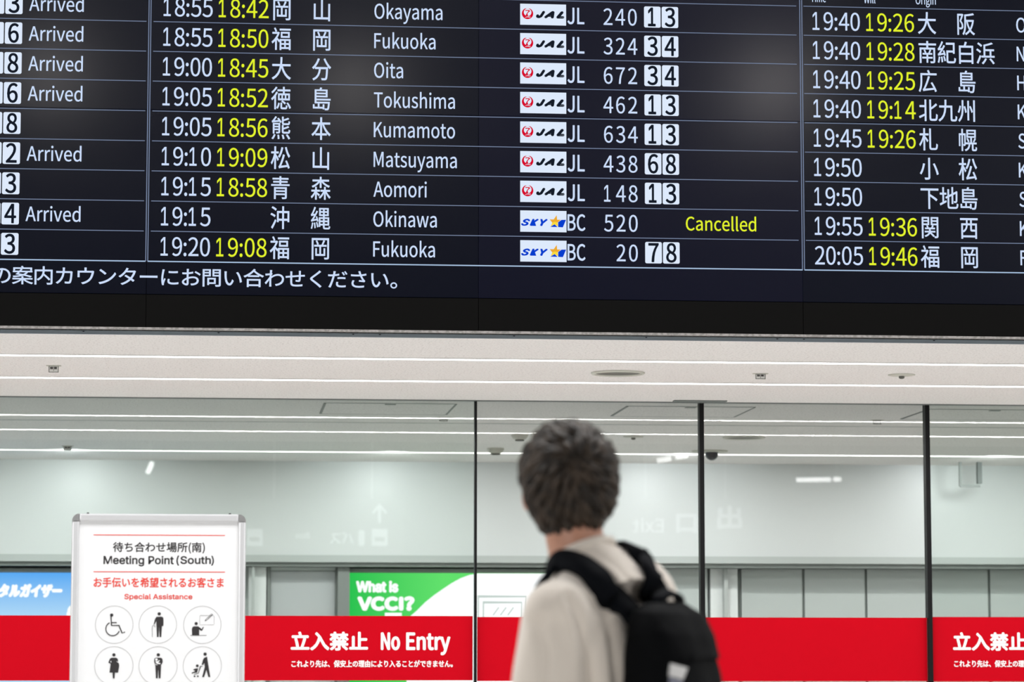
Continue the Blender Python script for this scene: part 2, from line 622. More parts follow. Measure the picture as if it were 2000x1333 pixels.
def light_strip(px, py, label):
    y = atz(px, py, CEIL).y
    o = empty('ceiling_light_strip', (0, y, CEIL), label, 'strip light', 'light strips in the low ceiling')
    mb = MB()
    mb.box((X0 + 0.5, y - 0.033, CEIL - 0.004), (X1 - 0.5, y + 0.033, CEIL - 0.0005), M['strip'])
    mb.build('diffuser', o)
    mb = MB()
    mb.box((X0 + 0.5, y - 0.039, CEIL - 0.0045), (X1 - 0.5, y - 0.0335, CEIL - 0.0005), M['white_metal'])
    mb.box((X0 + 0.5, y + 0.0335, CEIL - 0.0045), (X1 - 0.5, y + 0.039, CEIL - 0.0005), M['white_metal'])
    mb.build('edge_rail', o)
    lamp('strip_tube', 'AREA', ((X0 + X1) / 2, y, CEIL - 0.006), 250, X1 - X0 - 1.0, aim=((X0 + X1) / 2, y, 0), color=(1, 0.99, 0.97), size_y=0.06)
    return o


light_strip(500, 697.5, 'white ceiling light strip closest to the flight board')
light_strip(500, 740.7, 'white ceiling light strip in front of the glass, second from the board')
light_strip(500, 881.3, 'white ceiling light strip behind the glass near the far wall')

# ------------------------------------------------------------------ ceiling fittings


def downlight(px, py, dpx, label):
    c = atz(px, py, CEIL)
    c.z = CEIL
    r = dpx / 2 / F_PX * c.y / math.cos(YAW)
    o = empty('recessed_downlight', c, label, 'downlight', 'round downlights in the low ceiling')
    mb = MB()
    mb.lathe(c, [(r, -0.0005), (r, -0.006), (r * 0.97, -0.010), (r * 0.87, -0.010), (r * 0.85, -0.004)], M['beige'])
    mb.build('trim_ring', o, smooth=True)
    mb = MB()
    mb.lathe(c, [(r * 0.84, -0.0045), (r * 0.6, -0.004), (r * 0.2, -0.004)], M['recess'])
    mb.build('recess', o)


downlight(1207, 728, 106, 'round beige downlight between the two front light strips')
downlight(1453, 854, 84, 'round beige downlight behind the glass past the black post')


def round_cap(px, py, dpx, label):
    c = atz(px, py, CEIL)
    c.z = CEIL
    r = dpx / 2 / F_PX * c.y / math.cos(YAW)
    o = empty('sprinkler', c, label, 'sprinkler')
    mb = MB()
    mb.lathe(c, [(r, -0.0005), (r, -0.004), (r * 0.8, -0.007), (0.02, -0.008)], M['beige'])
    mb.build('cover_plate', o, smooth=True)
    mb = MB()
    mb.lathe(c, [(0.014, -0.008), (0.014, -0.018), (0.006, -0.022)], M['recess'])
    mb.build('nozzle', o, smooth=True)


round_cap(1761, 732, 54, 'small flat round sprinkler cap between the front light strips')
round_cap(1237, 853, 40, 'small round sprinkler cap behind the glass beside the head')


def tag_plate(px, py, wpx, hpx, label):
    """Small plate hanging under the ceiling; its top centre is at the pixel."""
    c = atz(px, py, CEIL)
    c.z = CEIL
    s = c.y / F_PX
    w, h = wpx * s / 2, hpx * s
    o = empty('location_plate', c, label, 'plate', 'small plates hanging under the low ceiling')
    mb = MB()
    mb.box((c.x - w * 1.5, c.y - 0.015, c.z - 0.003), (c.x + w * 1.5, c.y + 0.015, c.z - 0.0005), M['beige'])
    mb.build('flange', o)
    mb = MB()
    mb.box((c.x - w, c.y - 0.004, c.z - h), (c.x + w, c.y + 0.004, c.z - 0.0035), M['white_metal'])
    mb.build('plate', o)
    mb = MB()
    y0, y1 = c.y - 0.006, c.y - 0.0045
    t = w * 0.12
    mb.box((c.x - w, y0, c.z - h), (c.x - w + t, y1, c.z - 0.0035), M['recess'])
    mb.box((c.x + w - t, y0, c.z - h), (c.x + w, y1, c.z - 0.0035), M['recess'])
    mb.box((c.x - w + t, y0, c.z - h), (c.x + w - t, y1, c.z - h + t), M['recess'])
    mb.box((c.x - t / 3, y0, c.z - h * 0.8), (c.x + t / 3, y1, c.z - h * 0.55), M['recess'])
    for a, b in ((-0.66, -0.36), (-0.3, -0.12), (0.06, 0.24), (0.3, 0.62)):
        mb.box((c.x + w * a, y0, c.z - h * 0.54), (c.x + w * b, y1, c.z - h * 0.2), M['ink'])
    mb.build('marking', o)


tag_plate(105, 714.5, 19, 13.5, 'small lettered plate hanging above the meeting point sign')
tag_plate(1485, 730, 20, 11.5, 'small lettered plate hanging beside the round downlight')
tag_plate(132, 871.5, 15, 9, 'small lettered plate over the strip light behind the glass')
tag_plate(866, 816, 16, 7.5, 'small lettered plate behind the glass beside the ceiling hatch')
tag_plate(1713, 821, 16, 8.5, 'small lettered plate behind the glass near the thick post')


def hatch(p00, p10, p11, p01, label):
    q = [atz(x, y, CEIL) for x, y in (p00, p10, p11, p01)]
    x0, x1 = (q[0].x + q[3].x) / 2, (q[1].x + q[2].x) / 2
    y0, y1 = (q[0].y + q[1].y) / 2, (q[2].y + q[3].y) / 2
    o = empty('ceiling_hatch', ((x0 + x1) / 2, (y0 + y1) / 2, CEIL), label, 'access hatch', 'access hatches in the ceiling behind the glass')
    mb = MB()
    mb.box((x0, y0, CEIL - 0.003), (x1, y1, CEIL - 0.0005), M['ceiling'])
    mb.build('hatch_panel', o)
    mb = MB()
    t = 0.013
    mb.box((x0 - t, y0, CEIL - 0.0035), (x0, y1, CEIL - 0.0005), M['panel_dark'])
    mb.box((x1, y0, CEIL - 0.0035), (x1 + t, y1, CEIL - 0.0005), M['panel_dark'])
    mb.box((x0, y0 - t, CEIL - 0.0035), (x1, y0, CEIL - 0.0005), M['rail'])
    mb.box((x0, y1, CEIL - 0.0035), (x1, y1 + t, CEIL - 0.0005), M['rail_dark'])
    mb.build('hatch_frame', o)
    mb = MB()
    cx = (x0 + x1) / 2
    mb.box((cx - 0.03, y0 + 0.01, CEIL - 0.006), (cx + 0.03, y0 + 0.05, CEIL - 0.0035), M['rail_dark'])
    mb.build('latch', o)


hatch((641, 787), (891, 789.5), (866, 810), (625, 807.5), 'square ceiling hatch left of the slim glass joint')
hatch((1230, 793.5), (1473, 795.5), (1431, 814), (1194, 813), 'square ceiling hatch above the head, crossing a black post')
hatch((1815, 799), (2070, 802), (2012, 820.5), (1765, 818.5), 'square ceiling hatch cut off by the right picture edge')

# slot above the thick post
c = atz(1367, 783, CEIL)
mb = MB()
hw = 53 / F_PX * c.y
mb.box((c.x - hw, c.y - 0.03, CEIL - 0.006), (c.x + hw, c.y + 0.03, CEIL - 0.0005), M['panel_dark'])
mb.build('ceiling_slot', label='short dark slot in the ceiling above the thick black post', cat='ceiling slot')


def detector(px, py, label):
    c = atz(px, py, CEIL)
    c.z = CEIL
    s = c.y / F_PX
    o = empty('ceiling_sensor', c, label, 'sensor', 'boxy sensors on the ceiling behind the glass')
    mb = MB()
    mb.lathe(c, [(17 * s, -0.0005), (17 * s, -3 * s), (13 * s, -9 * s), (9 * s, -10.5 * s)], M['beige'])
    mb.build('housing', o, smooth=True)
    mb = MB()
    mb.lathe(c, [(9 * s, -10.6 * s), (9 * s, -13 * s), (6 * s, -13.6 * s)], M['recess'])
    mb.build('lens', o)


detector(968, 876, 'white round sensor over the strip light left of the head')
detector(1015, 849, 'white round sensor touching the hair outline')

c = atz(1386, 881, CEIL)
c.z = CEIL
s = c.y / F_PX
o = empty('dome_camera', c, 'smoked dome camera on a round plate beside the black post', 'camera')
mb = MB()
mb.lathe(c, [(36 * s, -0.0005), (36 * s, -2 * s), (33 * s, -3 * s)], M['beige'])
mb.build('mounting_plate', o, smooth=True)
mb = MB()
mb.lathe((c.x + 4 * s, c.y, c.z), [(13 * s, -3.1 * s), (13 * s, -8 * s), (11.5 * s, -13 * s), (8 * s, -17 * s), (3 * s, -19 * s)], M['dome'])
mb.build('dome', o, smooth=True)

# hanging bracket frame at the right
yb = Y_WALL - 0.35
a, b = at(1875, 905, yb), at(1914, 951, yb)
o = empty('hanging_bracket', (a.x, yb, CEIL), 'grey hanging bracket frame behind the glass past the last post', 'bracket')
mb = MB()
mb.box((a.x - 0.008, yb - 0.01, b.z), (a.x + 0.008, yb + 0.01, CEIL), M['rail_dark'])
mb.box((b.x - 0.02, yb - 0.02, b.z + 0.02), (b.x + 0.012, yb + 0.02, CEIL), M['panel_dark'])
mb.build('hanger', o)
mb = MB()
mb.box((a.x, yb - 0.012, b.z - 0.006), (b.x, yb + 0.012, b.z + 0.012), M['rail_dark'])
mb.build('cross_bar', o)

# ------------------------------------------------------------------ far wall: panels, doors, lightboxes
W = Plane(Y_WALL + 0.3)
z_top = z3 - 0.002


def far_x(px):
    return at(px, 1150, Y_WALL + 0.28).x


edges = [1444, 1567, 1689, 1811, 1929, 2050]
labs = ['first grey wall panel right of the white gap', 'second grey wall panel right of the white gap', 'third grey wall panel, just before the last post',
        'fourth grey wall panel, seen just past the last post', 'grey wall panel cut off by the right picture edge']
for k in range(5):
    o = empty('wall_panel', (far_x(edges[k]), Y_WALL + 0.28, 0.0), labs[k], 'wall panel', 'grey wall panels behind the glass')
    mb = MB()
    mb.box((far_x(edges[k] + 2.5), Y_WALL + 0.24, 0.02), (far_x(edges[k + 1] - 2.5), Y_WALL + 0.295, z_top), M['panel'])
    mb.build('panel_face', o)
    mb = MB()
    mb.box((far_x(edges[k] - 1.8), Y_WALL + 0.26, 0.0), (far_x(edges[k] + 1.8), Y_WALL + 0.295, z_top), M['rail_dark'])
    mb.build('panel_joint', o)


def far_box(name, pxa, pxb, ya, yb_, m, label, cat, zt=None, kind=None):
    mb = MB()
    mb.box((far_x(pxa), Y_WALL + ya, 0.0), (far_x(pxb), Y_WALL + yb_, zt or z_top), m)
    return mb.build(name, label=label, cat=cat, kind=kind)


far_box('wall_pillar', 485, 519, 0.1, 0.29, M['pillar'], 'white pillar beside the meeting point sign behind the glass', 'pillar')
far_box('wall_pillar', 657, 680, 0.05, 0.29, M['rail_dark'], 'dark narrow pillar beside the green lightbox', 'pillar')
far_box('wall_pillar', 1384, 1437, 0.2, 0.29, M['pillar'], 'white wall strip with a dark pole, right of the black post', 'pillar')
far_box('wall_panel', 1290, 1378, 0.2, 0.29, M['panel'], 'grey wall panel behind the backpack', 'wall panel')
far_box('drain_pole', 1407, 1414, 0.12, 0.19, M['rail'], 'grey pole in front of the white wall strip', 'pole')
far_box('drain_pole', 491, 496, 0.02, 0.09, M['rail'], 'grey pole in front of the white pillar', 'pole')
o = empty('shutter_door', (far_x(590), Y_WALL + 0.2, 0), 'plain grey door left of the dark narrow pillar', 'door')
mb = MB()
mb.box((far_x(528), Y_WALL + 0.15, 0.0), (far_x(653), Y_WALL + 0.29, at(600, 1117, Y_WALL + .2).z), M['door'])
mb.build('door_leaf', o)
mb = MB()
mb.box((far_x(521), Y_WALL + 0.12, 0.0), (far_x(527.5), Y_WALL + 0.29, z_top), M['rail_dark'])
mb.box((far_x(653.5), Y_WALL + 0.12, 0.0), (far_x(656.5), Y_WALL + 0.29, z_top), M['rail_dark'])
mb.box((far_x(528), Y_WALL + 0.12, at(600, 1116, Y_WALL + .2).z), (far_x(653), Y_WALL + 0.29, z_top), M['panel'])
mb.build('door_frame', o)

Y_AD = Y_WALL + 0.1
A = Plane(Y_AD)


def lightbox(px0, px1, py0, face, label):
    u0, v1 = A.uv(px0, py0)
    u1, _ = A.uv(px1, py0)
    v0 = 0.55
    o = empty('advert_lightbox', ((u0 + u1) / 2, Y_AD, v0), label, 'advert lightbox', 'backlit adverts behind the glass')
    mb = MB()
    mb.box((u0 - 0.003, Y_AD + 0.006, v0 - 0.05), (u1 + 0.05, Y_AD + 0.19, v1 + 0.03), M['rail_dark'])
    mb.build('casing', o)
    mb = MB()
    mb.box((u0, Y_AD, v0), (u1, Y_AD + 0.005, v1), face)
    mb.build('backlit_face', o)
    return o, u0, u1, v0, v1


o, u0, u1, v0, v1 = lightbox(-330, 330, 1118, M['ad_blue'], 'glowing blue advert with white lettering left of the meeting point sign')
mb = MB()
zz = lambda a, b: A.uv(a / 3.4805, 950 + b / 3.4805)
p, q = zz(-8, 752), zz(418, 672)
A.fit(mb, 'スタルガイザー', M['ad_white'], A.uv(-22, 1155)[0], q[0], p[1], q[1], bold=0.008, shear=0.15, w=0.003)
mb.build('lettering', o, label='white lettering')
mb = MB()
for k, (x, y, r) in enumerate(((136, 1200, 6), (144, 1194, 12), (160, 1197, 14))):
    A.circle(mb, A.uv(x, y), r / F_PX * Y_AD, M['ad_white'], 0.002)
mb.build('cloud_print', o)

o, u0, u1, v0, v1 = lightbox(681, 1205, 1119.5, M['ad_green'], 'glowing green and white advert with large white lettering')
mb = MB()
Z = lambda a, b: A.uv(480 + a / 3.4805, 950 + b / 3.4805)
curve = [(1095, 905), (1160, 850), (1220, 790), (1280, 742), (1340, 700), (1400, 660), (1460, 627), (1520, 605), (1580, 594)]
pts = [Z(a, b) for a, b in curve]
pts[-1] = (pts[-1][0], v1 - 0.002)
pts = pts + [(u1 - 0.002, v1 - 0.002), (u1 - 0.002, v0 + 0.3), (pts[0][0], v0 + 0.3)]
A.poly(mb, pts, M['ad_white'], 0.002)
mb.build('white_print', o)
mb = MB()
x0, yb0 = Z(755, 718)
x1_, yt0 = Z(1032, 652)
A.fit(mb, 'What is', M['ad_white'], x0, x1_, yb0, yt0, font='inter', cap='W', bold=0.006, w=0.004)
x0, yb0 = Z(757, 848)
x1_, yt0 = Z(1148, 752)
A.fit(mb, 'VCCI?', M['ad_white'], x0 + 0.01, x1_ - 0.01, yb0 + 0.01, yt0 - 0.01, cap='V', bold=0.0095, w=0.004)
a_, b_ = Z(945, 905), Z(1060, 862)
A.rect(mb, a_[0], a_[1], b_[0], b_[1], M['ad_white'], 0.004)
mb.build('lettering', o, label='white lettering')
mb = MB()
a_, b_ = Z(1580, 960), Z(1905, 752)
A.stroke(mb, [(a_[0], a_[1]), (a_[0], b_[1]), (b_[0], b_[1]), (b_[0], a_[1])], 0.012, M['ad_line'], 0.004)
a_, b_ = Z(1615, 960), Z(1875, 792)
A.stroke(mb, [(a_[0], a_[1]), (a_[0], b_[1]), (b_[0], b_[1]), (b_[0], a_[1])], 0.012, M['ad_line'], 0.004)
for k in range(3):
    p0, p1 = Z(1680 + k * 50, 880), Z(1720 + k * 50, 825)
    A.stroke(mb, [p0, p1], 0.01, M['ad_line'], 0.004)
mb.build('outline_print', o)

# ------------------------------------------------------------------ lit signs and lamps of the hall, seen mirrored in the glass
Y_S = -5.0
Y_V = 2 * Y_GLASS - Y_S
S = Plane(Y_S, side=1)


def mir(px, py):
    p = at(px, py, Y_V)
    return p.x, p.z


def hall_sign(px0, py0, px1, py1, label):
    a, b = mir(px0, py1), mir(px1, py0)
    o = empty('hanging_sign', ((a[0] + b[0]) / 2, Y_S, a[1]), label, 'hanging sign', 'lit signs hanging in the hall')
    mb = MB()
    mb.box((a[0], Y_S - 0.12, a[1]), (b[0], Y_S, b[1]), M['sign_back'])
    mb.build('sign_box', o)
    mb = MB()
    for t in (0.2, 0.8):
        x = a[0] + (b[0] - a[0]) * t
        mb.tube([(x, Y_S - 0.06, b[1]), (x, Y_S - 0.06, HALL_TOP)], 0.012, M['white_metal'])
    mb.build('hanger_rod', o)
    return o


o = hall_sign(1210, 975, 1470, 1060, 'hanging exit sign facing the glass')
mb = MB()
u0, v0 = mir(1448, 1033)
u1, v1 = mir(1402, 990)
S.fit(mb, '出', M['sign_glow'], u0, u1, v0, v1, flip=True, bold=0.012)
u0, v0 = mir(1360, 1040)
u1, v1 = mir(1322, 1006)
S.fit(mb, '口', M['sign_glow'], u0, u1, v0, v1, flip=True, bold=0.012)
u0, v0 = mir(1296, 1040)
u1, v1 = mir(1236, 1014)
S.fit(mb, 'Exit', M['sign_glow'], u0, u1, v0, v1, flip=True, cap='E', bold=0.004)
mb.build('lettering', o, label='lit lettering')

o = hall_sign(470, 975, 790, 1080, 'hanging bus and taxi sign with an arrow facing the glass')
mb = MB()
for x0_, x1_ in ((482, 513), (726, 757)):
    a, b = mir(x0_, 1067), mir(x1_, 1034)
    S.rect(mb, a[0], a[1], b[0], b[1], M['sign_glow'], 0.003)
a, b = mir(700, 1067), mir(712, 1036)
S.rect(mb, a[0], a[1], b[0], b[1], M['sign_glow'], 0.003, r=0.03)
u0, v0 = mir(690, 1062)
u1, v1 = mir(646, 1040)
S.fit(mb, 'バス', M['sign_glow'], u0, u1, v0, v1, flip=True, bold=0.004)
u0, v0 = mir(604, 1052)
u1, v1 = mir(578, 1041)
S.fit(mb, 'Bus', M['sign_glow'], u0, u1, v0, v1, flip=True, bold=0.003)
S.stroke(mb, [mir(741, 1022), mir(741, 990)], 0.035, M['sign_glow'], 0.003)
S.stroke(mb, [mir(728, 1003), mir(741, 988), mir(755, 1003)], 0.03, M['sign_glow'], 0.003)
mb.build('lettering', o, label='lit lettering')
mb = MB()
for x0_ in (482, 726):
    a, b = mir(x0_ + 6, 1058), mir(x0_ + 25, 1050)
    S.rect(mb, a[0], a[1], b[0], b[1], M['sign_back'], 0.005)
mb.build('pictogram', o)

Y_L = -14.0
for n, (xa, ya, xb, yb_, lab) in enumerate((
        (288, 925, 298, 903, 'short bright hall lamp hanging behind the viewer'), (1556, 938, 1622, 937, 'long bright hall lamp hanging behind the viewer'),
        (1628, 936.5, 1642, 936.5, 'small bright hall lamp beside the long one'), (1284, 901, 1310, 896, 'tilted bright hall lamp in the row of two'),
        (1320, 894, 1343, 891, 'second tilted bright hall lamp in the row of two'))):
    yv = 2 * Y_GLASS - Y_L
    a, b = at(xa, ya, yv), at(xb, yb_, yv)
    o = empty('hall_lamp', (a.x, Y_L, a.z), lab, 'lamp', 'bright lamps of the hall')
    mb = MB()
    mb.tube([(a.x, Y_L, a.z), (b.x, Y_L, b.z)], 0.035, M['lamp_glow'])
    mb.build('bulb', o)
    mb = MB()
    c = (Vector((a.x, Y_L, a.z)) + Vector((b.x, Y_L, b.z))) / 2
    mb.tube([(c.x, Y_L - 0.05, max(a.z, b.z)), (c.x, Y_L - 0.05, HALL_TOP)], 0.01, M['white_metal'])
    mb.build('hanger_rod', o)

# ------------------------------------------------------------------ flight information board
B = Plane(Y_BOARD)
ux = lambda px, py=490: B.uv(px, py)[0]
col_u = [ux(286, 540), ux(934.5, 540), ux(1567.8, 540)]
cw = (col_u[2] - col_u[0]) / 2
col_u = [col_u[0] - 2 * cw, col_u[0] - cw] + col_u + [col_u[2] + cw, col_u[2] + 2 * cw]
z_bot = B.uv(934.5, 582.5)[1]
z_seam = B.uv(934.5, 225.8)[1]
ph = z_seam - z_bot
z_fb = B.uv(934.5, 646.5)[1]
z_lip = B.uv(934.5, 651.3)[1]
TH = 0.11
board = empty('flight_information_board', (col_u[3], Y_BOARD, z_lip), 'wide black flight information board listing arrivals in white and yellow', 'flight board')
mb = MB()
mb.box((col_u[0], Y_BOARD + 0.012, z_fb), (col_u[-1], Y_BOARD + TH, z_bot + 2 * ph + 0.05), M['seam'])
mb.build('casing', board)
g = 0.0012
for r in range(2):
    for c in range(6):
        mb = MB()
        mb.box((col_u[c] + g, Y_BOARD, z_bot + r * ph + g), (col_u[c + 1] - g, Y_BOARD + 0.011, z_bot + (r + 1) * ph - g), M['screen_blue'] if c == 3 else M['screen'])
        mb.build('display_panel', board)
for c in range(6):
    mb = MB()
    mb.box((col_u[c] + g, Y_BOARD - 0.002, z_fb), (col_u[c + 1] - g, Y_BOARD + 0.011, z_bot - 0.003), M['fascia'])
    mb.build('fascia_panel', board)
mb = MB()
mb.box((col_u[0], Y_BOARD - 0.001, z_lip), (col_u[-1], Y_BOARD + 0.011, z_fb - 0.0005), M['lip'])
mb.build('bottom_lip', board, label='grey lip')

v0 = B.uv(934.5, 519.2)[1]
pitch = (B.uv(934.5, 55.5)[1] - v0) / 8
k58 = pitch / 58.0                     # one photo pixel of the board in metres
line = lambda k: v0 + k * pitch        # k = 0 is the rule under the last row
px_h = lambda du: du


def rule(mb, u0, u1, v, t, m, w=0.0012):
    B.rect(mb, u0, v - t / 2, u1, v + t / 2, m, w)


tabL = (ux(-700), ux(280, 500), ux(284.3))
tabM = (ux(294), ux(1560), ux(288.6))
tabR = (ux(1574), ux(2150), ux(1570.6))
mb = MB()
top_v = z_bot + 2 * ph - 0.04
for k in range(1, 11):
    for t in (tabL, tabM, tabR):
        rule(mb, t[0], t[1], line(k), 1.5 * k58, M['led_line'])
for a, b in ((ux(-700), ux(284.3)), (ux(288.6), ux(1567.2)), (ux(1570.8), ux(2200))):
    rule(mb, a, b, line(0), 2.2 * k58, M['led_line_bright'])
for u in (ux(284.9), ux(288.8), ux(1566.8), ux(1570.8)):
    B.rect(mb, u - 0.9 * k58, line(0), u + 0.9 * k58, top_v, M['led_line'], 0.0012)
mb.build('table_rules', board, label='thin pale blue rules')


def latin(mb, s, m, u, v, cap_px, xscale, bold=0.0, **kw):
    """Lettering from a left edge u and baseline v; cap height in board pixels."""
    s_y = cap_px * k58 / CAP
    a = text_shape(s)[2][0]
    B.glyphs(mb, s, m, u - a * s_y * xscale, v, s_y * xscale, s_y, bold=bold, **kw)


def kanji(mb, s, u, v, wpx, hpx, m=None):
    """One character with its em box centred at (u, v)."""
    sx, sy = wpx * k58 / EM, hpx * k58 / EM
    B.glyphs(mb, s, m or M['led_white'], u - sx * EM / 2, v - sy * EM * 0.38, sx, sy, bold=0.32 * k58)


def digit(mb, ch, m, uc, v, sx, sy, bold, w=0.0015):
    """One figure centred at uc on baseline v; the figure 1 is drawn without a foot."""
    if ch == '1':
        a, b, c, d = text_shape('1', 'inter')[2]
        ky = sy * CAP / (d - c)
        kx = ky * 0.62
        B.glyphs(mb, ch, m, uc - 2.6 * k58 - (a + b) / 2 * kx, v - c * ky, kx, ky, font='inter', bold=bold, w=w)
    else:
        a, b, _, _ = text_shape(ch)[2]
        B.glyphs(mb, ch, m, uc - (a + b) / 2 * sx, v, sx, sy, bold=bold, w=w)


def clock(mb, s, m, px0, px1, r):
    """A time such as 19:20 spread between two pixel columns of its table."""
    n = (px1 - px0) / 97.3
    sy = 35.4 * k58 / CAP
    for ch, c in zip(s, (9.3, 32.2, 48.2, 64.9, 88.1)):
        digit(mb, ch, m, ux(px0 + c * n), line(r) + 11.2 * k58, sy * 0.85, sy, 0.12 * k58)


def tile(row, ch, u0, u1, r):
    mb = MB()
    va, vb = line(r) + 8.8 * k58, line(r) + 50.6 * k58
    B.rect(mb, u0, va, u1, vb, M['led_tile'], 0.0012, r=3.2 * k58)
    if ch:
        sy = 36 * k58 / CAP
        digit(mb, ch, M['led_dark'], (u0 + u1) / 2 + (1.5 * k58 if ch == '1' else 0), line(r) + 11.8 * k58, sy * 0.84, sy, 0.75 * k58, w=0.0025)
    mb.build('gate_number_tile', row)


def crane_logo(row, r):
    """White panel with a red round bird mark and slanted dark wordmark."""
    mb = MB()
    u0, u1 = ux(1016), ux(1106.5)
    va, vb = line(r) + 9 * k58, line(r) + 50.6 * k58
    B.rect(mb, u0, va, u1, vb, M['led_tile'], 0.0012)
    sc = (u1 - u0) / 1197.0       # zoomed pixels of the close-up
    X = lambda a: u0 + (a - 80) * sc
    Y = lambda b: vb - (b - 120) * sc
    cx, cy, R = X(272), Y(378), 148 * sc
    B.circle(mb, (cx, cy), R, M['led_red'], 0.0016)
    B.circle(mb, (X(274), Y(346)), 99 * sc, M['led_tile'], 0.0019)
    B.poly(mb, [(X(215), Y(246)), (X(335), Y(246)), (X(318), Y(228)), (X(230), Y(228))], M['led_tile'], 0.0019)
    B.stroke(mb, [(X(212), Y(300)), (X(300), Y(296)), (X(322), Y(304)), (X(296), Y(335)), (X(262), Y(372)), (X(250), Y(410))], 24 * sc, M['led_red'], 0.0022)
    B.poly(mb, [(X(236), Y(395)), (X(268), Y(378)), (X(285), Y(430)), (X(300), Y(460)), (X(215), Y(460))], M['led_red'], 0.0022)
    B.fit(mb, 'JAL', M['led_tile'], X(212), X(350), Y(482), Y(448), font='inter', shear=0.4, w=0.0025, bold=1.5 * sc)
    for s_, a, b in (('J', 490, 735), ('A', 695, 978), ('L', 1012, 1236)):
        B.fit(mb, s_, M['led_dark'], X(a + 26), X(b - 26), Y(468), Y(324), font='inter', shear=0.45, w=0.0022, bold=25 * sc)
    mb.build('airline_logo', row)


def star_logo(row, r):
    """White panel with blue slanted letters, an orange star and a blue fin."""
    mb = MB()
    u0, u1 = ux(1016), ux(1106.5)
    va, vb = line(r) + 9 * k58, line(r) + 50.6 * k58
    B.rect(mb, u0, va, u1, vb, M['led_tile'], 0.0012)
    sc = (u1 - u0) / 1000.0
    X = lambda a: u0 + (a - 72) * sc
    Y = lambda b: vb - (b - 138) * sc
    for s_, a, b in (('S', 85, 285), ('K', 268, 480), ('Y', 490, 672)):
        B.fit(mb, s_, M['led_blue'], X(a + 18), X(b - 18), Y(472), Y(335), font='inter', shear=0.42, w=0.0016, bold=17 * sc)
    B.poly(mb, [(X(890), Y(490)), (X(890), Y(385)), (X(965), Y(332)), (X(1062), Y(330)), (X(992), Y(495))], M['led_blue'], 0.0016)
    B.poly(mb, [(X(720), Y(488)), (X(815), Y(430)), (X(878), Y(490))], M['led_blue'], 0.0016)
    st = [(860, 230), (868, 330), (948, 330), (882, 390), (888, 480), (812, 430), (728, 480), (762, 395), (705, 325), (795, 325)]
    B.poly(mb, [(X(a), Y(b)) for a, b in st], M['led_orange'], 0.002)
    low = [(824, 375), (882, 390), (888, 480), (812, 430), (728, 480), (762, 395)]
    B.poly(mb, [(X(a), Y(b)) for a, b in low], M['led_gold'], 0.0023)
    mb.build('airline_logo', row)


EX = (ux(849.3) - ux(729)) / ((text_shape('Fukuoka')[2][1] - text_shape('Fukuoka')[2][0]) * 29 * k58 / CAP)
middle = [('18:55', '18:42', '岡山', 'Okayama', 'JL', '240', '13', ''), ('18:55', '18:50', '福岡', 'Fukuoka', 'JL', '324', '34', ''),
          ('19:00', '18:45', '大分', 'Oita', 'JL', '672', '34', ''), ('19:05', '18:52', '徳島', 'Tokushima', 'JL', '462', '13', ''),
          ('19:05', '18:56', '熊本', 'Kumamoto', 'JL', '634', '13', ''), ('19:10', '19:09', '松山', 'Matsuyama', 'JL', '438', '68', ''),
          ('19:15', '18:58', '青森', 'Aomori', 'JL', '148', '13', ''), ('19:15', '', '沖縄', 'Okinawa', 'BC', '520', '', 'Cancelled'),
          ('19:20', '19:08', '福岡', 'Fukuoka', 'BC', '20', '78', '')]
row_at = lambda px, r: Vector((ux(px), Y_BOARD, line(r)))


def flight_row(px, r):
    o = bpy.data.objects.new('flight_row', None)
    o.empty_display_size = 0.05
    COL.objects.link(o)
    o.parent = board
    o.location = row_at(px, r) - wloc(board)
    return o


def piece(row, name, fn, *a, **k):
    mb = MB()
    fn(mb, *a, **k)
    return mb.build(name, row)


def number(mb, num, r):
    sy = 32.3 * k58 / CAP
    for n, ch in enumerate(num[::-1]):
        digit(mb, ch, M['led_white'], ux(1237 - n * 24.0), line(r) + 12.2 * k58, sy * 0.85, sy, 0.12 * k58)


def origin(mb, kj, cols, r):
    for ch, c in zip(kj, cols):
        if ch != '　':
            kanji(mb, ch, ux(c), line(r) + 29.5 * k58, 39.3, 47.5)


for i, (t1, t2, kj, en, code, num, gate, status) in enumerate(middle):
    r = 8 - i
    row = flight_row(313, r)
    piece(row, 'scheduled_time', clock, t1, M['led_white'], 314.3, 409.3, r)
    if t2:
        piece(row, 'expected_time', clock, t2, M['led_yellow'], 422.6, 520, r)
    piece(row, 'japanese_origin', origin, kj, (546.5, 625.5), r)
    piece(row, 'english_origin', latin, en, M['led_white'], ux(729), line(r) + 15 * k58, 29, EX, bold=0.2 * k58)
    a, b = (1109.5, 1142) if code == 'JL' else (1108.8, 1143)
    piece(row, 'airline_code', B.fit, code, M['led_white'], ux(a), ux(b), line(r) + 12.3 * k58, line(r) + 44.5 * k58, bold=0.45 * k58)
    piece(row, 'flight_number', number, num, r)
    if status:
        piece(row, 'status', B.fit, status, M['led_yellow'], ux(1340), ux(1477), line(r) + 16 * k58, line(r) + 45 * k58, cap='d', bold=0.25 * k58)
    (crane_logo if code == 'JL' else star_logo)(row, r)
    for ch, (a, b) in zip(gate, ((1260, 1292.6), (1294.8, 1327.3))):
        tile(row, ch, ux(a), ux(b), r)

left = [('3', 1), ('6', 1), ('8', 1), ('6', 1), ('8', 0), ('2', 1), ('3', 0), ('4', 1), ('3', 0)]
for i, (d, arr) in enumerate(left):
    r = 8 - i
    row = flight_row(2, r)
    if arr:
        piece(row, 'status', B.fit, 'Arrived', M['led_white'], ux(49), ux(156), line(r) + 16 * k58, line(r) + 43.5 * k58, cap='A', bold=0.2 * k58)
    tile(row, '', ux(-34.5), ux(-0.5), r)
    tile(row, d, ux(1.7), ux(35.8), r)

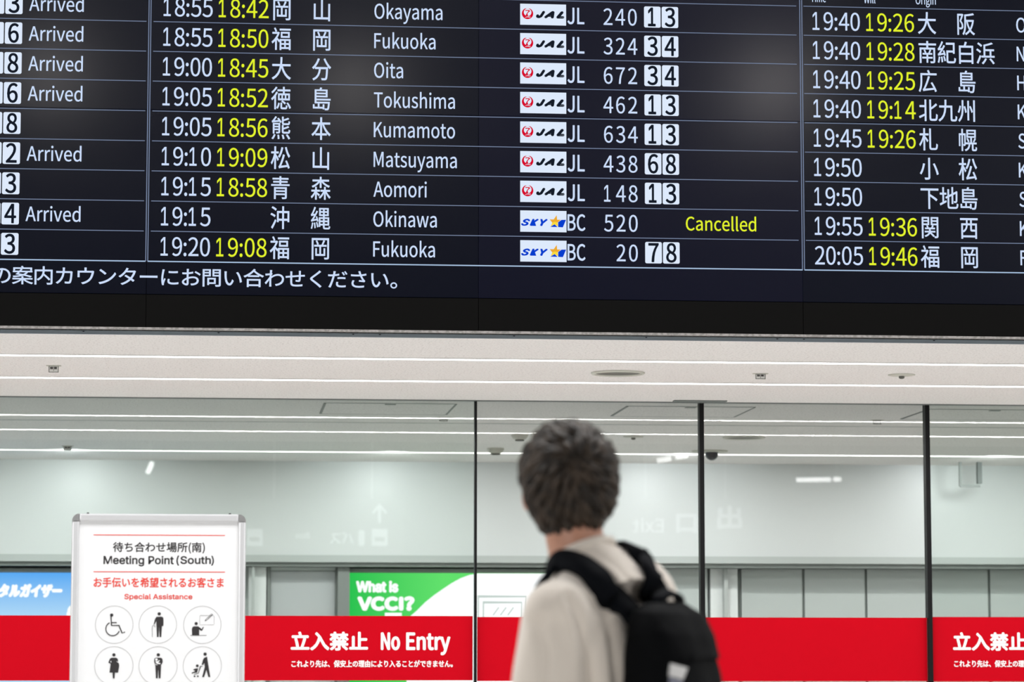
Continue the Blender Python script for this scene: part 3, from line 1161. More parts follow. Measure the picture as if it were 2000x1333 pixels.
right = [('19:40', '19:26', '大　阪', 'Osaka'), ('19:40', '19:28', '南紀白浜', 'Nanki'), ('19:40', '19:25', '広　島', 'Hiroshima'),
         ('19:40', '19:14', '北九州', 'Kitakyushu'), ('19:45', '19:26', '札　幌', 'Sapporo'), ('19:50', '', '小　松', 'Komatsu'),
         ('19:50', '', '下地島', 'Shimojishima'), ('19:55', '19:36', '関　西', 'Kansai'), ('20:05', '19:46', '福　岡', 'Fukuoka')]
for i, (t1, t2, kj, en) in enumerate(right):
    r = 8 - i
    row = flight_row(1591, r)
    piece(row, 'scheduled_time', clock, t1, M['led_white'], 1592.3, 1684.3, r)
    if t2:
        piece(row, 'expected_time', clock, t2, M['led_yellow'], 1697.8, 1791, r)
    piece(row, 'japanese_origin', origin, kj, [1817 + 38.1 * n for n in range(4)], r)
    piece(row, 'english_origin', latin, en, M['led_white'], ux(1992.8), line(r) + 15 * k58, 29, EX, bold=0.2 * k58)

for s_, a, b in (('Time', 1589, 1618.5), ('Will', 1693.5, 1716), ('Origin', 1795.5, 1835)):
    mb = MB()
    B.fit(mb, s_, M['led_white'], ux(a), ux(b), line(9) + 9 * k58, line(9) + 26 * k58, cap='T', bold=0.15 * k58)
    mb.build('column_heading', board)

mb = MB()
tick = 'の案内カウンターにお問い合わせください。'
vt = B.uv(44, 537.8)[1]
for n, ch in enumerate(tick):
    kanji(mb, ch, ux(44 + 41.1 * (n - 1) - 0.006 * (n - 1) ** 2, 540), vt, 41.2, 37.5)
mb.build('ticker_line', board)

# ------------------------------------------------------------------ meeting point sign
D_SIGN = 10.3
Y_SIGN = D_SIGN
N = Plane(Y_SIGN)
sx0, sz1 = N.uv(141, 1004)
sx1, _ = N.uv(480.5, 1004)
ppm = (sx1 - sx0) / 339.5             # metres per photo pixel at the sign
sign = empty('floor_sign', ((sx0 + sx1) / 2, Y_SIGN + 0.02, 0), 'white aluminium framed meeting point sign standing before the glass', 'sign stand')
sz0 = sz1 - 0.89
fw = 14.5 * ppm


def rail(a, b):
    mb = MB()
    mb.box(a, b, M['alu'])
    o = mb.build('frame_rail', sign)
    bv = o.modifiers.new('bevel', 'BEVEL')
    bv.width = 0.006
    bv.segments = 3
    return o


cr = 14 * ppm
rail((sx0, Y_SIGN - 0.012, sz0), (sx0 + fw, Y_SIGN + 0.014, sz1 - cr))
rail((sx1 - fw, Y_SIGN - 0.012, sz0), (sx1, Y_SIGN + 0.014, sz1 - cr))
rail((sx0 + cr, Y_SIGN - 0.012, sz1 - fw), (sx1 - cr, Y_SIGN + 0.014, sz1))
rail((sx0 + fw, Y_SIGN - 0.012, sz0), (sx1 - fw, Y_SIGN + 0.014, sz0 + fw))
for sgn, cx in ((-1, sx0 + cr), (1, sx1 - cr)):
    mb = MB()
    n = 10
    arc = [(cx + sgn * cr * math.sin(k * math.pi / 2 / n), sz1 - cr + cr * math.cos(k * math.pi / 2 / n)) for k in range(n + 1)]
    pts = arc + [(cx, sz1 - cr)]
    va = [(u, Y_SIGN - 0.0135, v) for u, v in pts]
    vb = [(u, Y_SIGN + 0.0145, v) for u, v in pts]
    m_ = len(pts)
    mb.add(va + vb, [tuple(range(m_)), tuple(range(2 * m_ - 1, m_ - 1, -1))] + [(k, (k + 1) % m_, m_ + (k + 1) % m_, m_ + k) for k in range(m_)], M['chrome'])
    mb.build('corner_cap', sign, label='chrome corner cap')
mb = MB()
mb.box((sx0 + fw * 0.9, Y_SIGN - 0.002, sz0 + fw * 0.9), (sx1 - fw * 0.9, Y_SIGN + 0.006, sz1 - fw * 0.9), M['poster'])
poster = mb.build('poster', sign)
mb = MB()
mb.tube([((sx0 + sx1) / 2, Y_SIGN + 0.03, 0.02), ((sx0 + sx1) / 2, Y_SIGN + 0.03, sz1 - 0.15)], 0.02, M['alu'], 16)
mb.build('post', sign, smooth=False)
mb = MB()
mb.lathe(((sx0 + sx1) / 2, Y_SIGN + 0.03, 0), [(0.2, 0.0), (0.2, 0.012), (0.19, 0.02), (0.03, 0.022)], M['alu'])
mb.build('base_plate', sign)
for px in (172, 449):
    mb = MB()
    u, v = N.uv(px, 1003)
    mb.box((u - 0.004, Y_SIGN - 0.005, sz1), (u + 0.004, Y_SIGN + 0.005, sz1 + 0.004), M['ink'])
    mb.build('clip', sign)
NP = Plane(Y_SIGN - 0.002)
zq = lambda a, b: NP.uv(a / 3.4805, 950 + b / 3.4805)
mb = MB()
for yy in (334, 584):
    a, b = zq(636, yy), zq(1530, yy)
    NP.rect(mb, a[0], (a[1] + b[1]) / 2 - 0.0014, b[0], (a[1] + b[1]) / 2 + 0.0014, M['ink_red'], 0.0008)


def sign_text(s_, m, x0, x1, yb, yt, **k):
    a, b = zq(x0, yb), zq(x1, yt)
    NP.fit(mb, s_, m, a[0], b[0], a[1], b[1], w=0.0008, **k)


sign_text('待ち合わせ場所(南)', M['ink'], 768, 1392, 456, 384, bold=0.0007)
sign_text('Meeting Point', M['ink'], 705, 1180, 529, 479, font='inter', cap='M', bold=0.0011)
sign_text('(', M['ink'], 1200, 1217, 540, 474, font='inter', bold=0.0008)
sign_text('South', M['ink'], 1228, 1432, 529, 479, font='inter', cap='S', bold=0.0011)
sign_text(')', M['ink'], 1437, 1453, 540, 476, font='inter', bold=0.0008)
sign_text('お手伝いを希望されるお客さま', M['ink_red'], 637, 1520, 688, 624, bold=0.0008)
sign_text('Special Assistance', M['ink_red'], 846, 1307, 769, 736, font='inter', cap='S', bold=0.0007)
mb.build('lettering', poster, label='black and red lettering')

K = 6.8966
pq = lambda a, b: NP.uv(170 + a / K, 1170 + b / K)
zp = ppm / K


def picto(cx, cy, R, draw):
    mb = MB()
    c = pq(cx, cy)
    n = 64
    NP.stroke(mb, [(c[0] + R * zp * math.cos(k * 2 * math.pi / n), c[1] + R * zp * math.sin(k * 2 * math.pi / n)) for k in range(n)], 6 * zp, M['ink_grey'], 0.0008, close=True)
    draw(mb)
    mb.build('pictogram', poster)


I = M['ink']


def dot(mb, x, y, r, m=None, w=0.001):
    NP.circle(mb, pq(x, y), r * zp, m or I, w)


def sh(mb, pts, m=None, w=0.001):
    NP.poly(mb, [pq(*p) for p in pts], m or I, w)


def ln(mb, pts, width, m=None, w=0.001, close=False):
    NP.stroke(mb, [pq(*p) for p in pts], width * zp, m or I, w, close)


def wheelchair(mb):
    dot(mb, 332, 222, 22)
    ln(mb, [(322, 222), (330, 362), (430, 362), (472, 465), (512, 450)], 15)
    ln(mb, [(330, 324), (400, 324)], 14)
    arc = [(345 + 92 * math.cos(math.radians(a)), 408 + 92 * math.sin(math.radians(a))) for a in range(18, 244, 9)]
    ln(mb, arc, 14)


def elder(mb):
    dot(mb, 972, 205, 22)
    sh(mb, [(935, 245), (1005, 243), (1026, 255), (1030, 290), (1028, 368), (1008, 372), (1000, 518), (978, 518), (970, 375), (964, 518), (942, 518), (935, 372), (932, 300), (908, 352), (897, 347), (916, 275)])
    ln(mb, [(914, 385), (912, 368), (898, 360), (882, 368), (879, 385), (879, 518)], 5)


def writing(mb):
    dot(mb, 1470, 336, 21)
    sh(mb, [(1440, 374), (1500, 374), (1545, 412), (1560, 382), (1573, 385), (1550, 434), (1525, 430), (1510, 410), (1510, 492), (1415, 492), (1412, 410), (1422, 382)])
    ln(mb, [(1392, 496), (1610, 496)], 6)
    ln(mb, [(1525, 228), (1705, 228), (1712, 240), (1712, 345), (1702, 353), (1525, 353), (1518, 345), (1518, 240)], 5, M['ink_grey'], 0.0009, True)
    ln(mb, [(1592, 300), (1600, 280), (1680, 202), (1692, 212), (1612, 292)], 5, None, 0.0012, True)
    sh(mb, [(1586, 305), (1592, 284), (1608, 296)], None, 0.0014)


def pregnant(mb):
    dot(mb, 362, 758, 22)
    sh(mb, [(330, 797), (392, 797), (414, 812), (420, 850), (405, 845), (395, 835), (398, 850), (428, 870), (434, 905), (418, 998), (376, 998), (370, 1076), (348, 1076), (342, 998), (302, 998), (318, 880), (286, 862), (308, 810)])
    sh(mb, [(312, 848), (326, 838), (326, 868)], M['poster'], 0.0013)


def carrying(mb):
    dot(mb, 960, 758, 22)
    sh(mb, [(925, 797), (995, 797), (1015, 812), (1020, 850), (1008, 884), (998, 890), (990, 1074), (966, 1074), (958, 940), (952, 1074), (928, 1074), (920, 900), (904, 850), (906, 810)])
    dot(mb, 934, 822, 17, M['poster'], 0.0013)
    sh(mb, [(920, 842), (948, 845), (975, 828), (980, 838), (958, 862), (990, 868), (985, 884), (948, 880), (928, 866)], M['poster'], 0.0013)
    ln(mb, [(916, 880), (948, 898)], 6, M['poster'], 0.0013)


def stroller(mb):
    dot(mb, 1590, 748, 22)
    sh(mb, [(1575, 800), (1617, 782), (1625, 840), (1660, 1058), (1634, 1058), (1608, 960), (1576, 1058), (1550, 1058), (1586, 920), (1580, 868), (1562, 895), (1544, 890), (1560, 830)])
    dot(mb, 1485, 906, 19)
    sh(mb, [(1465, 942), (1497, 940), (1482, 998), (1440, 1002), (1412, 1012), (1408, 998), (1450, 982), (1455, 972), (1430, 962), (1432, 954)])
    ln(mb, [(1556, 912), (1528, 912), (1500, 1005), (1442, 1022)], 8)
    dot(mb, 1448, 1047, 12)
    dot(mb, 1492, 1047, 12)


picto(366, 350, 252, wheelchair)
picto(953, 350, 252, elder)
picto(1553, 353, 252, writing)
picto(361, 905, 257, pregnant)
picto(957, 905, 257, carrying)
picto(1553, 905, 257, stroller)

# ------------------------------------------------------------------ the person, seen from behind
D_P = 5.5
SCALE = F_PX / D_P
TH_R = math.radians(60)                # turned this far to the left of the viewing direction
FW = Vector((math.sin(YAW), math.cos(YAW), 0))
RT = Vector((math.cos(YAW), -math.sin(YAW), 0))
PBASE = FW * D_P + RT * ((1155 - 1000) / SCALE)
PRZ = TH_R - YAW
person = empty('person', PBASE, 'person with short dark hair and beige sweatshirt, seen from behind, looking up at the board', 'person', rz=PRZ)


def pz(py):
    return EYE.z + (HORIZON - py) / SCALE


def lc(a, b):
    """Local (x, y) of a point a metres right of and b metres beyond the person's base in the view."""
    return a * math.cos(TH_R) + b * math.sin(TH_R), -a * math.sin(TH_R) + b * math.cos(TH_R)


def img(px, b=0.0):
    return lc((px - 1155) / SCALE, b)


def capsule(bm, p0, p1, r0, r1, sx=1.0, sy=1.0, n=20):
    """Closed tapered round-ended limb from p0 to p1; sx, sy squash it along local x and y."""
    p0, p1 = Vector(p0), Vector(p1)
    ax = (p1 - p0)
    L = ax.length
    q = ax.to_track_quat('Z', 'Y') if L > 1e-6 else Matrix.Identity(3).to_quaternion()
    rings = []
    K_ = 6
    for i in range(1, K_ + 1):
        a = -math.pi / 2 + i * math.pi / 2 / K_
        rings.append((r0 * math.cos(a), r0 * math.sin(a)))
    for i in range(0, K_):
        a = i * math.pi / 2 / K_
        rings.append((r1 * math.cos(a), L + r1 * math.sin(a)))
    vs = []
    for r, z in rings:
        rg = []
        for k in range(n):
            a = k * 2 * math.pi / n
            v = q @ Vector((r * math.cos(a), r * math.sin(a), z))
            v = Vector((v.x * sx, v.y * sy, v.z))
            rg.append(bm.verts.new(p0 + v if (sx == 1 and sy == 1) else Vector((p0.x, p0.y, p0.z)) + v))
        vs.append(rg)
    bot = q @ Vector((0, 0, -r0))
    top = q @ Vector((0, 0, L + r1))
    b = bm.verts.new(p0 + Vector((bot.x * sx, bot.y * sy, bot.z)))
    t = bm.verts.new(p0 + Vector((top.x * sx, top.y * sy, top.z)))
    for k in range(n):
        bm.faces.new((b, vs[0][(k + 1) % n], vs[0][k]))
        bm.faces.new((t, vs[-1][k], vs[-1][(k + 1) % n]))
        for i in range(len(vs) - 1):
            bm.faces.new((vs[i][k], vs[i][(k + 1) % n], vs[i + 1][(k + 1) % n], vs[i + 1][k]))


def ellipsoid(bm, c, r, rot=None):
    mt = Matrix.Translation(Vector(c)) @ (rot.to_4x4() if rot else Matrix.Identity(4)) @ Matrix.Diagonal((r[0], r[1], r[2], 1))
    bmesh.ops.create_uvsphere(bm, u_segments=28, v_segments=18, radius=1.0, matrix=mt)


def loft(bm, rings, n=32, power=2.0):
    """Closed stack of super-ellipses (cx, cy, z, rx, ry)."""
    vs = []
    for cx, cy, z, rx, ry in rings:
        rg = []
        for k in range(n):
            a = k * 2 * math.pi / n
            c, s = math.cos(a), math.sin(a)
            rg.append(bm.verts.new((cx + rx * math.copysign(abs(c) ** (2 / power), c), cy + ry * math.copysign(abs(s) ** (2 / power), s), z)))
        vs.append(rg)
    for i in range(len(vs) - 1):
        for k in range(n):
            bm.faces.new((vs[i][k], vs[i][(k + 1) % n], vs[i + 1][(k + 1) % n], vs[i + 1][k]))
    bm.faces.new(vs[0][::-1])
    bm.faces.new(vs[-1])


def merged(name, bm, m, parent, voxel=0.008, smooth=6, wrinkle=None, **props):
    """Fuses overlapping volumes into one continuous smooth mesh."""
    me = bpy.data.meshes.new(name)
    bmesh.ops.recalc_face_normals(bm, faces=bm.faces)
    bm.to_mesh(me)
    bm.free()
    t = bpy.data.objects.new('tmp', me)
    COL.objects.link(t)
    r = t.modifiers.new('r', 'REMESH')
    r.mode = 'VOXEL'
    r.voxel_size = voxel
    s = t.modifiers.new('s', 'SMOOTH')
    s.factor = 0.5
    s.iterations = smooth
    bpy.context.view_layer.update()
    out = bpy.data.meshes.new_from_object(t.evaluated_get(bpy.context.evaluated_depsgraph_get()))
    bpy.data.objects.remove(t)
    bpy.data.meshes.remove(me)
    if wrinkle:
        nrm = [v.normal.copy() for v in out.vertices]
        for v, nv in zip(out.vertices, nrm):
            v.co += nv * wrinkle(v.co)
        out.update()
    out.name = name
    out.materials.clear()
    out.materials.append(m)
    out.polygons.foreach_set('use_smooth', [True] * len(out.polygons))
    o = bpy.data.objects.new(name, out)
    COL.objects.link(o)
    if parent is not None:
        o.parent = parent
    return set_props(o, **props)


# head frame: looks up at the board, turned away from the viewer
hx, hy = img(1111, 0.03)
HC = Vector((hx, hy, pz(938)))
HROT = (Matrix.Rotation(-TH_R + math.radians(4), 3, 'Z') @ Matrix.Rotation(math.radians(17), 3, 'X'))


def H(x, y, z):
    return HC + HROT @ Vector((x, y, z))


NECK = Vector((*img(1132, 0.0), pz(1100)))
SH_L, SH_R = Vector((-0.160, -0.012, 1.372)), Vector((0.175, -0.03, 1.412))
EL_L, EL_R = Vector((-0.188, 0.0, 1.09)), Vector((0.225, 0.0, 1.10))
WR_L, WR_R = Vector((-0.2, 0.12, 0.88)), Vector((0.2, 0.12, 0.89))
# --- skin body, one mesh
bm = bmesh.new()
ellipsoid(bm, H(0, 0.0, 0.008), (0.074, 0.092, 0.084), HROT)
ellipsoid(bm, H(0, 0.03, -0.055), (0.058, 0.068, 0.07), HROT)
capsule(bm, H(0, 0.06, -0.098), H(0, 0.055, -0.1), 0.024, 0.024)      # chin
capsule(bm, H(0, 0.094, 0.005), H(0, 0.108, -0.028), 0.009, 0.014)    # nose
capsule(bm, H(-0.02, 0.092, -0.06), H(0.02, 0.092, -0.06), 0.008, 0.008)   # lips
for s_ in (-1, 1):
    ellipsoid(bm, H(s_ * 0.075, 0.002, -0.03), (0.012, 0.019, 0.032), HROT)
    capsule(bm, H(s_ * 0.014, 0.088, 0.022), H(s_ * 0.045, 0.08, 0.022), 0.01, 0.01)
capsule(bm, H(0, -0.03, -0.05), NECK, 0.054, 0.054)
capsule(bm, NECK, NECK + Vector((0, -0.02, -0.12)), 0.06, 0.08)
loft(bm, [(0, 0, 0.86, 0.13, 0.1), (0, 0, 0.98, 0.145, 0.105), (0, 0, 1.12, 0.125, 0.095), (0, -0.01, 1.28, 0.125, 0.08), (0, -0.01, 1.36, 0.11, 0.065), (0, 0, 1.4, 0.07, 0.05)])
for s_, sh_, el_, wr_ in ((-1, SH_L, EL_L, WR_L), (1, SH_R, EL_R, WR_R)):
    capsule(bm, sh_, el_, 0.042, 0.038)
    capsule(bm, el_, wr_, 0.038, 0.026)
    d = (wr_ - el_).normalized()
    side = Vector((s_, 0, 0))
    fwd = Vector((0, 1, 0))
    palm = wr_ + d * 0.05
    capsule(bm, wr_, wr_ + d * 0.085, 0.024, 0.026, 1, 1)
    capsule(bm, palm + fwd * 0.02, palm + fwd * 0.02 + d * 0.035, 0.016, 0.016)
    capsule(bm, palm - fwd * 0.02, palm - fwd * 0.02 + d * 0.035, 0.016, 0.016)
    for n, (off, ln1, ln2) in enumerate(((0.032, 0.045, 0.03), (0.011, 0.05, 0.034), (-0.011, 0.047, 0.031), (-0.031, 0.036, 0.025))):
        k0 = palm + fwd * off + d * 0.045
        k1 = k0 + d * ln1 - side * 0.01
        k2 = k1 + (d - side * 0.6).normalized() * ln2
        capsule(bm, k0, k1, 0.0095, 0.0085, n=10)
        capsule(bm, k1, k2, 0.0085, 0.0072, n=10)
    t0 = wr_ + d * 0.025 + fwd * 0.022
    t1 = t0 + (d * 0.6 + fwd * 0.8).normalized() * 0.045
    capsule(bm, t0, t1, 0.012, 0.01, n=10)
    capsule(bm, t1, t1 + (d + fwd * 0.2 - side * 0.3).normalized() * 0.032, 0.01, 0.008, n=10)
    hip = Vector((s_ * 0.085, 0, 0.9))
    knee = Vector((s_ * 0.1, 0.02, 0.5))
    ank = Vector((s_ * 0.11, -0.03, 0.09))
    capsule(bm, hip, knee, 0.085, 0.055)
    capsule(bm, knee, ank, 0.054, 0.035)
    capsule(bm, ank + Vector((0, 0, -0.02)), ank + Vector((s_ * 0.03, 0.14, -0.05)), 0.035, 0.022)
merged('body', bm, M['skin'], person, 0.0055, 4)

# --- sweatshirt
bm = bmesh.new()
loft(bm, [(0, 0.01, 0.84, 0.185, 0.135), (0, 0.01, 0.9, 0.195, 0.145), (0, 0.005, 1.05, 0.19, 0.14), (0, -0.008, 1.2, 0.18, 0.11),
          (0, -0.014, 1.31, 0.178, 0.104), (0, -0.012, 1.37, 0.158, 0.094), (0, 0.0, 1.41, 0.12, 0.078)], power=2.3)
for s_, sh_, el_, wr_ in ((-1, SH_L, EL_L, WR_L), (1, SH_R, EL_R, WR_R)):
    capsule(bm, NECK + Vector((0, -0.035, -0.045 + (0.018 if s_ > 0 else 0))), sh_ + Vector((0, 0, 0.005)), 0.06, 0.058)
    capsule(bm, sh_ + Vector((-s_ * 0.02, 0, -0.01)), el_ + Vector((s_ * 0.012, 0, 0)), 0.07, 0.068)
    capsule(bm, el_ + Vector((s_ * 0.012, 0, 0)), wr_ + Vector((0, -0.01, 0.05)), 0.068, 0.046)
    capsule(bm, wr_ + Vector((0, -0.01, 0.05)), wr_ + Vector((0, 0, 0.015)), 0.04, 0.036)
nb = Vector((*img(1134, 0.0), pz(1080)))
up = Vector((0, math.sin(math.radians(24)), math.cos(math.radians(24))))
bmesh.ops.create_cone(bm, cap_ends=True, segments=28, radius1=0.11, radius2=0.063, depth=0.10,
                      matrix=Matrix.Translation(nb - up * 0.056) @ up.to_track_quat('Z', 'Y').to_matrix().to_4x4())


def folds(co):
    """Soft cloth folds running down from the shoulders and around the sleeves."""
    n1 = noise.noise(Vector((co.x * 10, co.y * 10, co.z * 3.2))) * 0.013
    n2 = noise.noise(Vector((co.x * 22 + 3, co.y * 22, co.z * 7))) * 0.005
    a = co.x * math.cos(TH_R) - co.y * math.sin(TH_R)
    d = 0
    if co.x * math.sin(TH_R) + co.y * math.cos(TH_R) < 0.05:
        q = Vector((a, co.z))
        for line_, depth in CREASES:
            m_ = 9
            for p0, p1 in zip(line_[:-1], line_[1:]):
                p0, p1 = Vector(p0), Vector(p1)
                t = max(0, min(1, (q - p0).dot(p1 - p0) / (p1 - p0).length_squared))
                m_ = min(m_, (q - p0 - (p1 - p0) * t).length)
            d += depth * (math.exp(-(m_ / 0.007) ** 2) - 0.55 * math.exp(-((m_ - 0.018) / 0.010) ** 2))
    return n1 + n2 - d


CREASES = [([(-0.022, 1.487), (0.028, 1.445), (0.069, 1.396)], 0.006), ([(-0.045, 1.40), (-0.028, 1.366), (-0.012, 1.30), (-0.006, 1.2)], 0.006),
           ([(-0.005, 1.492), (0.04, 1.462), (0.075, 1.43)], 0.005), ([(0.02, 1.40), (0.035, 1.33), (0.04, 1.24)], 0.006),
           ([(-0.10, 1.36), (-0.085, 1.30), (-0.09, 1.22)], 0.004)]
shirt = merged('sweatshirt', bm, M['shirt'], person, 0.007, 8, folds)
# ribbed collar ring
mb = MB()
ring = []
ca = up.orthogonal().normalized()
cb = up.cross(ca)
for k in range(29):
    a = k * 2 * math.pi / 28
    ring.append(nb - up * 0.004 + (ca * math.cos(a) + cb * math.sin(a)) * 0.059)
mb.tube(ring, 0.0095, M['shirt'], 10)
mb.v = [tuple(Vector(v)) for v in mb.v]


def local_build(mb, name, parent, smooth=True, **props):
    """A part whose points are already in its owner's own frame."""
    me = bpy.data.meshes.new(name)
    me.from_pydata(mb.v, [], mb.f)
    for m in mb.mats:
        me.materials.append(m)
    me.polygons.foreach_set('material_index', mb.m)
    if smooth:
        me.polygons.foreach_set('use_smooth', [True] * len(me.polygons))
    me.update()
    o = bpy.data.objects.new(name, me)
    COL.objects.link(o)
    o.parent = parent
    return set_props(o, **props)


local_build(mb, 'collar', shirt)

# --- trousers and shoes
bm = bmesh.new()
loft(bm, [(0, 0, 0.8, 0.165, 0.115), (0, 0, 0.88, 0.168, 0.12), (0, 0, 0.98, 0.16, 0.115)])
for s_ in (-1, 1):
    capsule(bm, (s_ * 0.085, 0, 0.86), (s_ * 0.1, 0.02, 0.5), 0.1, 0.078)
    capsule(bm, (s_ * 0.1, 0.02, 0.5), (s_ * 0.11, -0.03, 0.13), 0.076, 0.06)
merged('trousers', bm, M['trousers'], person, 0.01, 5)
for s_ in (-1, 1):
    bm = bmesh.new()
    loft(bm, [(s_ * 0.115, 0.05, 0.02, 0.046, 0.135), (s_ * 0.115, 0.05, 0.06, 0.045, 0.13), (s_ * 0.112, 0.02, 0.09, 0.04, 0.09), (s_ * 0.11, -0.03, 0.12, 0.042, 0.05)])
    sho = merged('shoe', bm, M['shoe'], person, 0.006, 3)
    bm = bmesh.new()
    loft(bm, [(s_ * 0.115, 0.05, 0.0, 0.048, 0.138), (s_ * 0.115, 0.05, 0.022, 0.049, 0.14)])
    merged('sole', bm, M['sole'], sho, 0.006, 1)
for s_ in (-1, 1):
    bm = bmesh.new()
    bmesh.ops.create_uvsphere(bm, u_segments=16, v_segments=10, radius=0.0115, matrix=Matrix.Translation(H(s_ * 0.03, 0.084, 0.008)))
    merged('eye', bm, M['eye'], person, 0.002, 1)

# --- hair: a full cap with layered locks flowing from the whorl
random.seed(7)
bm = bmesh.new()
ellipsoid(bm, H(0, -0.006, 0.018), (0.084, 0.102, 0.086), HROT)
ellipsoid(bm, H(0, -0.042, -0.012), (0.079, 0.066, 0.072), HROT)
ellipsoid(bm, H(0, -0.05, -0.05), (0.06, 0.045, 0.045), HROT)
hair = merged('hair', bm, M['hair'], person, 0.005, 5)
hb = BVHTree.FromPolygons([v.co for v in hair.data.vertices], [tuple(p.vertices) for p in hair.data.polygons])
whorl = H(0.004, -0.09, 0.055)
mb = MB()
vis = 0
tries = 0
while vis < 1300 and tries < 9000:
    tries += 1
    v = Vector((random.gauss(0, 1), random.gauss(0, 1), random.gauss(0, 1))).normalized()
    loc, nor, _, _ = hb.ray_cast(H(0, -0.02, 0.01) + (HROT @ v) * 0.4, -(HROT @ v))
    if loc is None:
        continue
    l = HROT.transposed() @ (loc - HC)
    if l.y > 0.055 and l.z < 0.05:
        continue                                        # keep the face free
    if l.z < -0.075:
        continue
    out = (loc - whorl)
    out = (out - nor * out.dot(nor))
    if out.length < 1e-4:
        continue
    out.normalize()
    swirl = nor.cross(out) * random.uniform(0.1, 0.5)
    tan = (out + swirl + Vector((0, 0, -0.35)) + Vector((random.uniform(-1, 1), random.uniform(-1, 1), random.uniform(-1, 1))) * 0.28)
    ln_ = random.uniform(0.035, 0.07)
    if l.z < -0.03:
        ln_ *= 0.6
    pts = []
    p = loc - nor * 0.006
    n_ = nor
    lift = random.uniform(0.2, 1.0)
    for s_ in range(5):
        t_ = s_ / 4
        near = hb.find_nearest(p)
        n_ = near[1]
        pts.append(near[0] + n_ * (-0.003 + lift * 0.014 * math.sin(min(1, t_ * 1.3) * math.pi / 2)))
        tg = tan - n_ * tan.dot(n_)
        tg.normalize()
        p = near[0] + tg * ln_ / 4
    if any((HROT.transposed() @ (q - HC)).z < -0.1 for q in pts):
        continue
    w = random.uniform(0.003, 0.0075)
    mb.tube(pts, [w * 0.7, w, w * 0.95, w * 0.65, w * 0.12], M['hair'], 5)
    vis += 1
# a few stray tufts at the crown
for px, py, b in ((1068, 826, (-0.25, 0.0)), (1077, 838, (-0.2, 0.1)), (1180, 845, (0.3, 0)), (1195, 862, (0.5, 0)), (1150, 832, (0.2, 0))):
    x_, y_ = img(px, 0.03)
    tip = Vector((x_, y_, pz(py)))
    near = hb.find_nearest(tip)[0]
    mid = near.lerp(tip, 0.5) + Vector((0, 0, 0.004))
    mb.tube([near - (tip - near) * 0.5, near, mid, tip], [0.007, 0.006, 0.0045, 0.001], M['hair'], 6)
local_build(mb, 'hair_locks', hair)

# ------------------------------------------------------------------ backpack worn on the back
pack = empty('backpack', PBASE, 'black nylon backpack with a small white patch, worn on the back of the person', 'backpack', rz=PRZ)
pc = Vector((0.0, -0.166, 0))


def slump(co):
    return noise.noise(Vector((co.x * 8, co.y * 8, co.z * 8))) * 0.008 + noise.noise(Vector((co.x * 19, co.y * 19, co.z * 15))) * 0.003


bm = bmesh.new()
loft(bm, [(pc.x, pc.y + 0.01, 0.955, 0.108, 0.05), (pc.x, pc.y, 0.985, 0.125, 0.066), (pc.x, pc.y - 0.008, 1.1, 0.134, 0.074), (pc.x, pc.y - 0.004, 1.22, 0.128, 0.068),
          (pc.x, pc.y + 0.002, 1.31, 0.121, 0.06), (pc.x, pc.y + 0.01, 1.36, 0.106, 0.048), (pc.x, pc.y + 0.02, 1.385, 0.08, 0.03)], power=2.8)
bag = merged('main_compartment', bm, M['pack'], pack, 0.006, 5, slump)
bm = bmesh.new()
loft(bm, [(pc.x, pc.y - 0.062, 0.99, 0.09, 0.03), (pc.x, pc.y - 0.072, 1.06, 0.096, 0.034), (pc.x, pc.y - 0.066, 1.15, 0.092, 0.03), (pc.x, pc.y - 0.058, 1.2, 0.08, 0.02)], power=2.8)
pocket = merged('front_pocket', bm, M['pack'], pack, 0.006, 5, slump)
bm = bmesh.new()
loft(bm, [(pc.x, pc.y - 0.006, 1.29, 0.122, 0.066), (pc.x, pc.y - 0.0, 1.335, 0.117, 0.06), (pc.x, pc.y + 0.008, 1.375, 0.098, 0.044), (pc.x, pc.y + 0.018, 1.394, 0.066, 0.024)], power=2.6)
merged('top_flap', bm, M['pack'], pack, 0.006, 4, slump)
bbvh = BVHTree.FromPolygons([v.co for v in bag.data.vertices], [tuple(p.vertices) for p in bag.data.polygons])
sbvh = BVHTree.FromPolygons([v.co for v in shirt.data.vertices], [tuple(p.vertices) for p in shirt.data.polygons])


def spline(pts, n):
    pts = [Vector(p) for p in pts]
    out = []
    for i in range(len(pts) - 1):
        p0, p1, p2, p3 = pts[max(i - 1, 0)], pts[i], pts[i + 1], pts[min(i + 2, len(pts) - 1)]
        for k in range(n):
            t = k / n
            out.append(0.5 * ((2 * p1) + (-p0 + p2) * t + (2 * p0 - 5 * p1 + 4 * p2 - p3) * t * t + (-p0 + 3 * p1 - 3 * p2 + p3) * t ** 3))
    out.append(pts[-1])
    return out


def ribbon(mb, pts, widths, normals, thick, m):
    v, f = [], []
    n = len(pts)
    for i, p in enumerate(pts):
        t = (pts[min(i + 1, n - 1)] - pts[max(i - 1, 0)]).normalized()
        nn = (normals[i] - t * normals[i].dot(t)).normalized()
        wv = t.cross(nn) * widths[i] / 2
        e = nn * thick / 2
        v += [p - wv * 0.94 - e, p - wv - e * 0.3, p - wv * 0.94 + e, p + wv * 0.94 + e, p + wv - e * 0.3, p + wv * 0.94 - e]
    for i in range(n - 1):
        for k in range(6):
            f.append((i * 6 + k, i * 6 + (k + 1) % 6, (i + 1) * 6 + (k + 1) % 6, (i + 1) * 6 + k))
    f.append(tuple(range(6))[::-1])
    f.append(tuple(range((n - 1) * 6, n * 6)))
    mb.add(v, f, m)


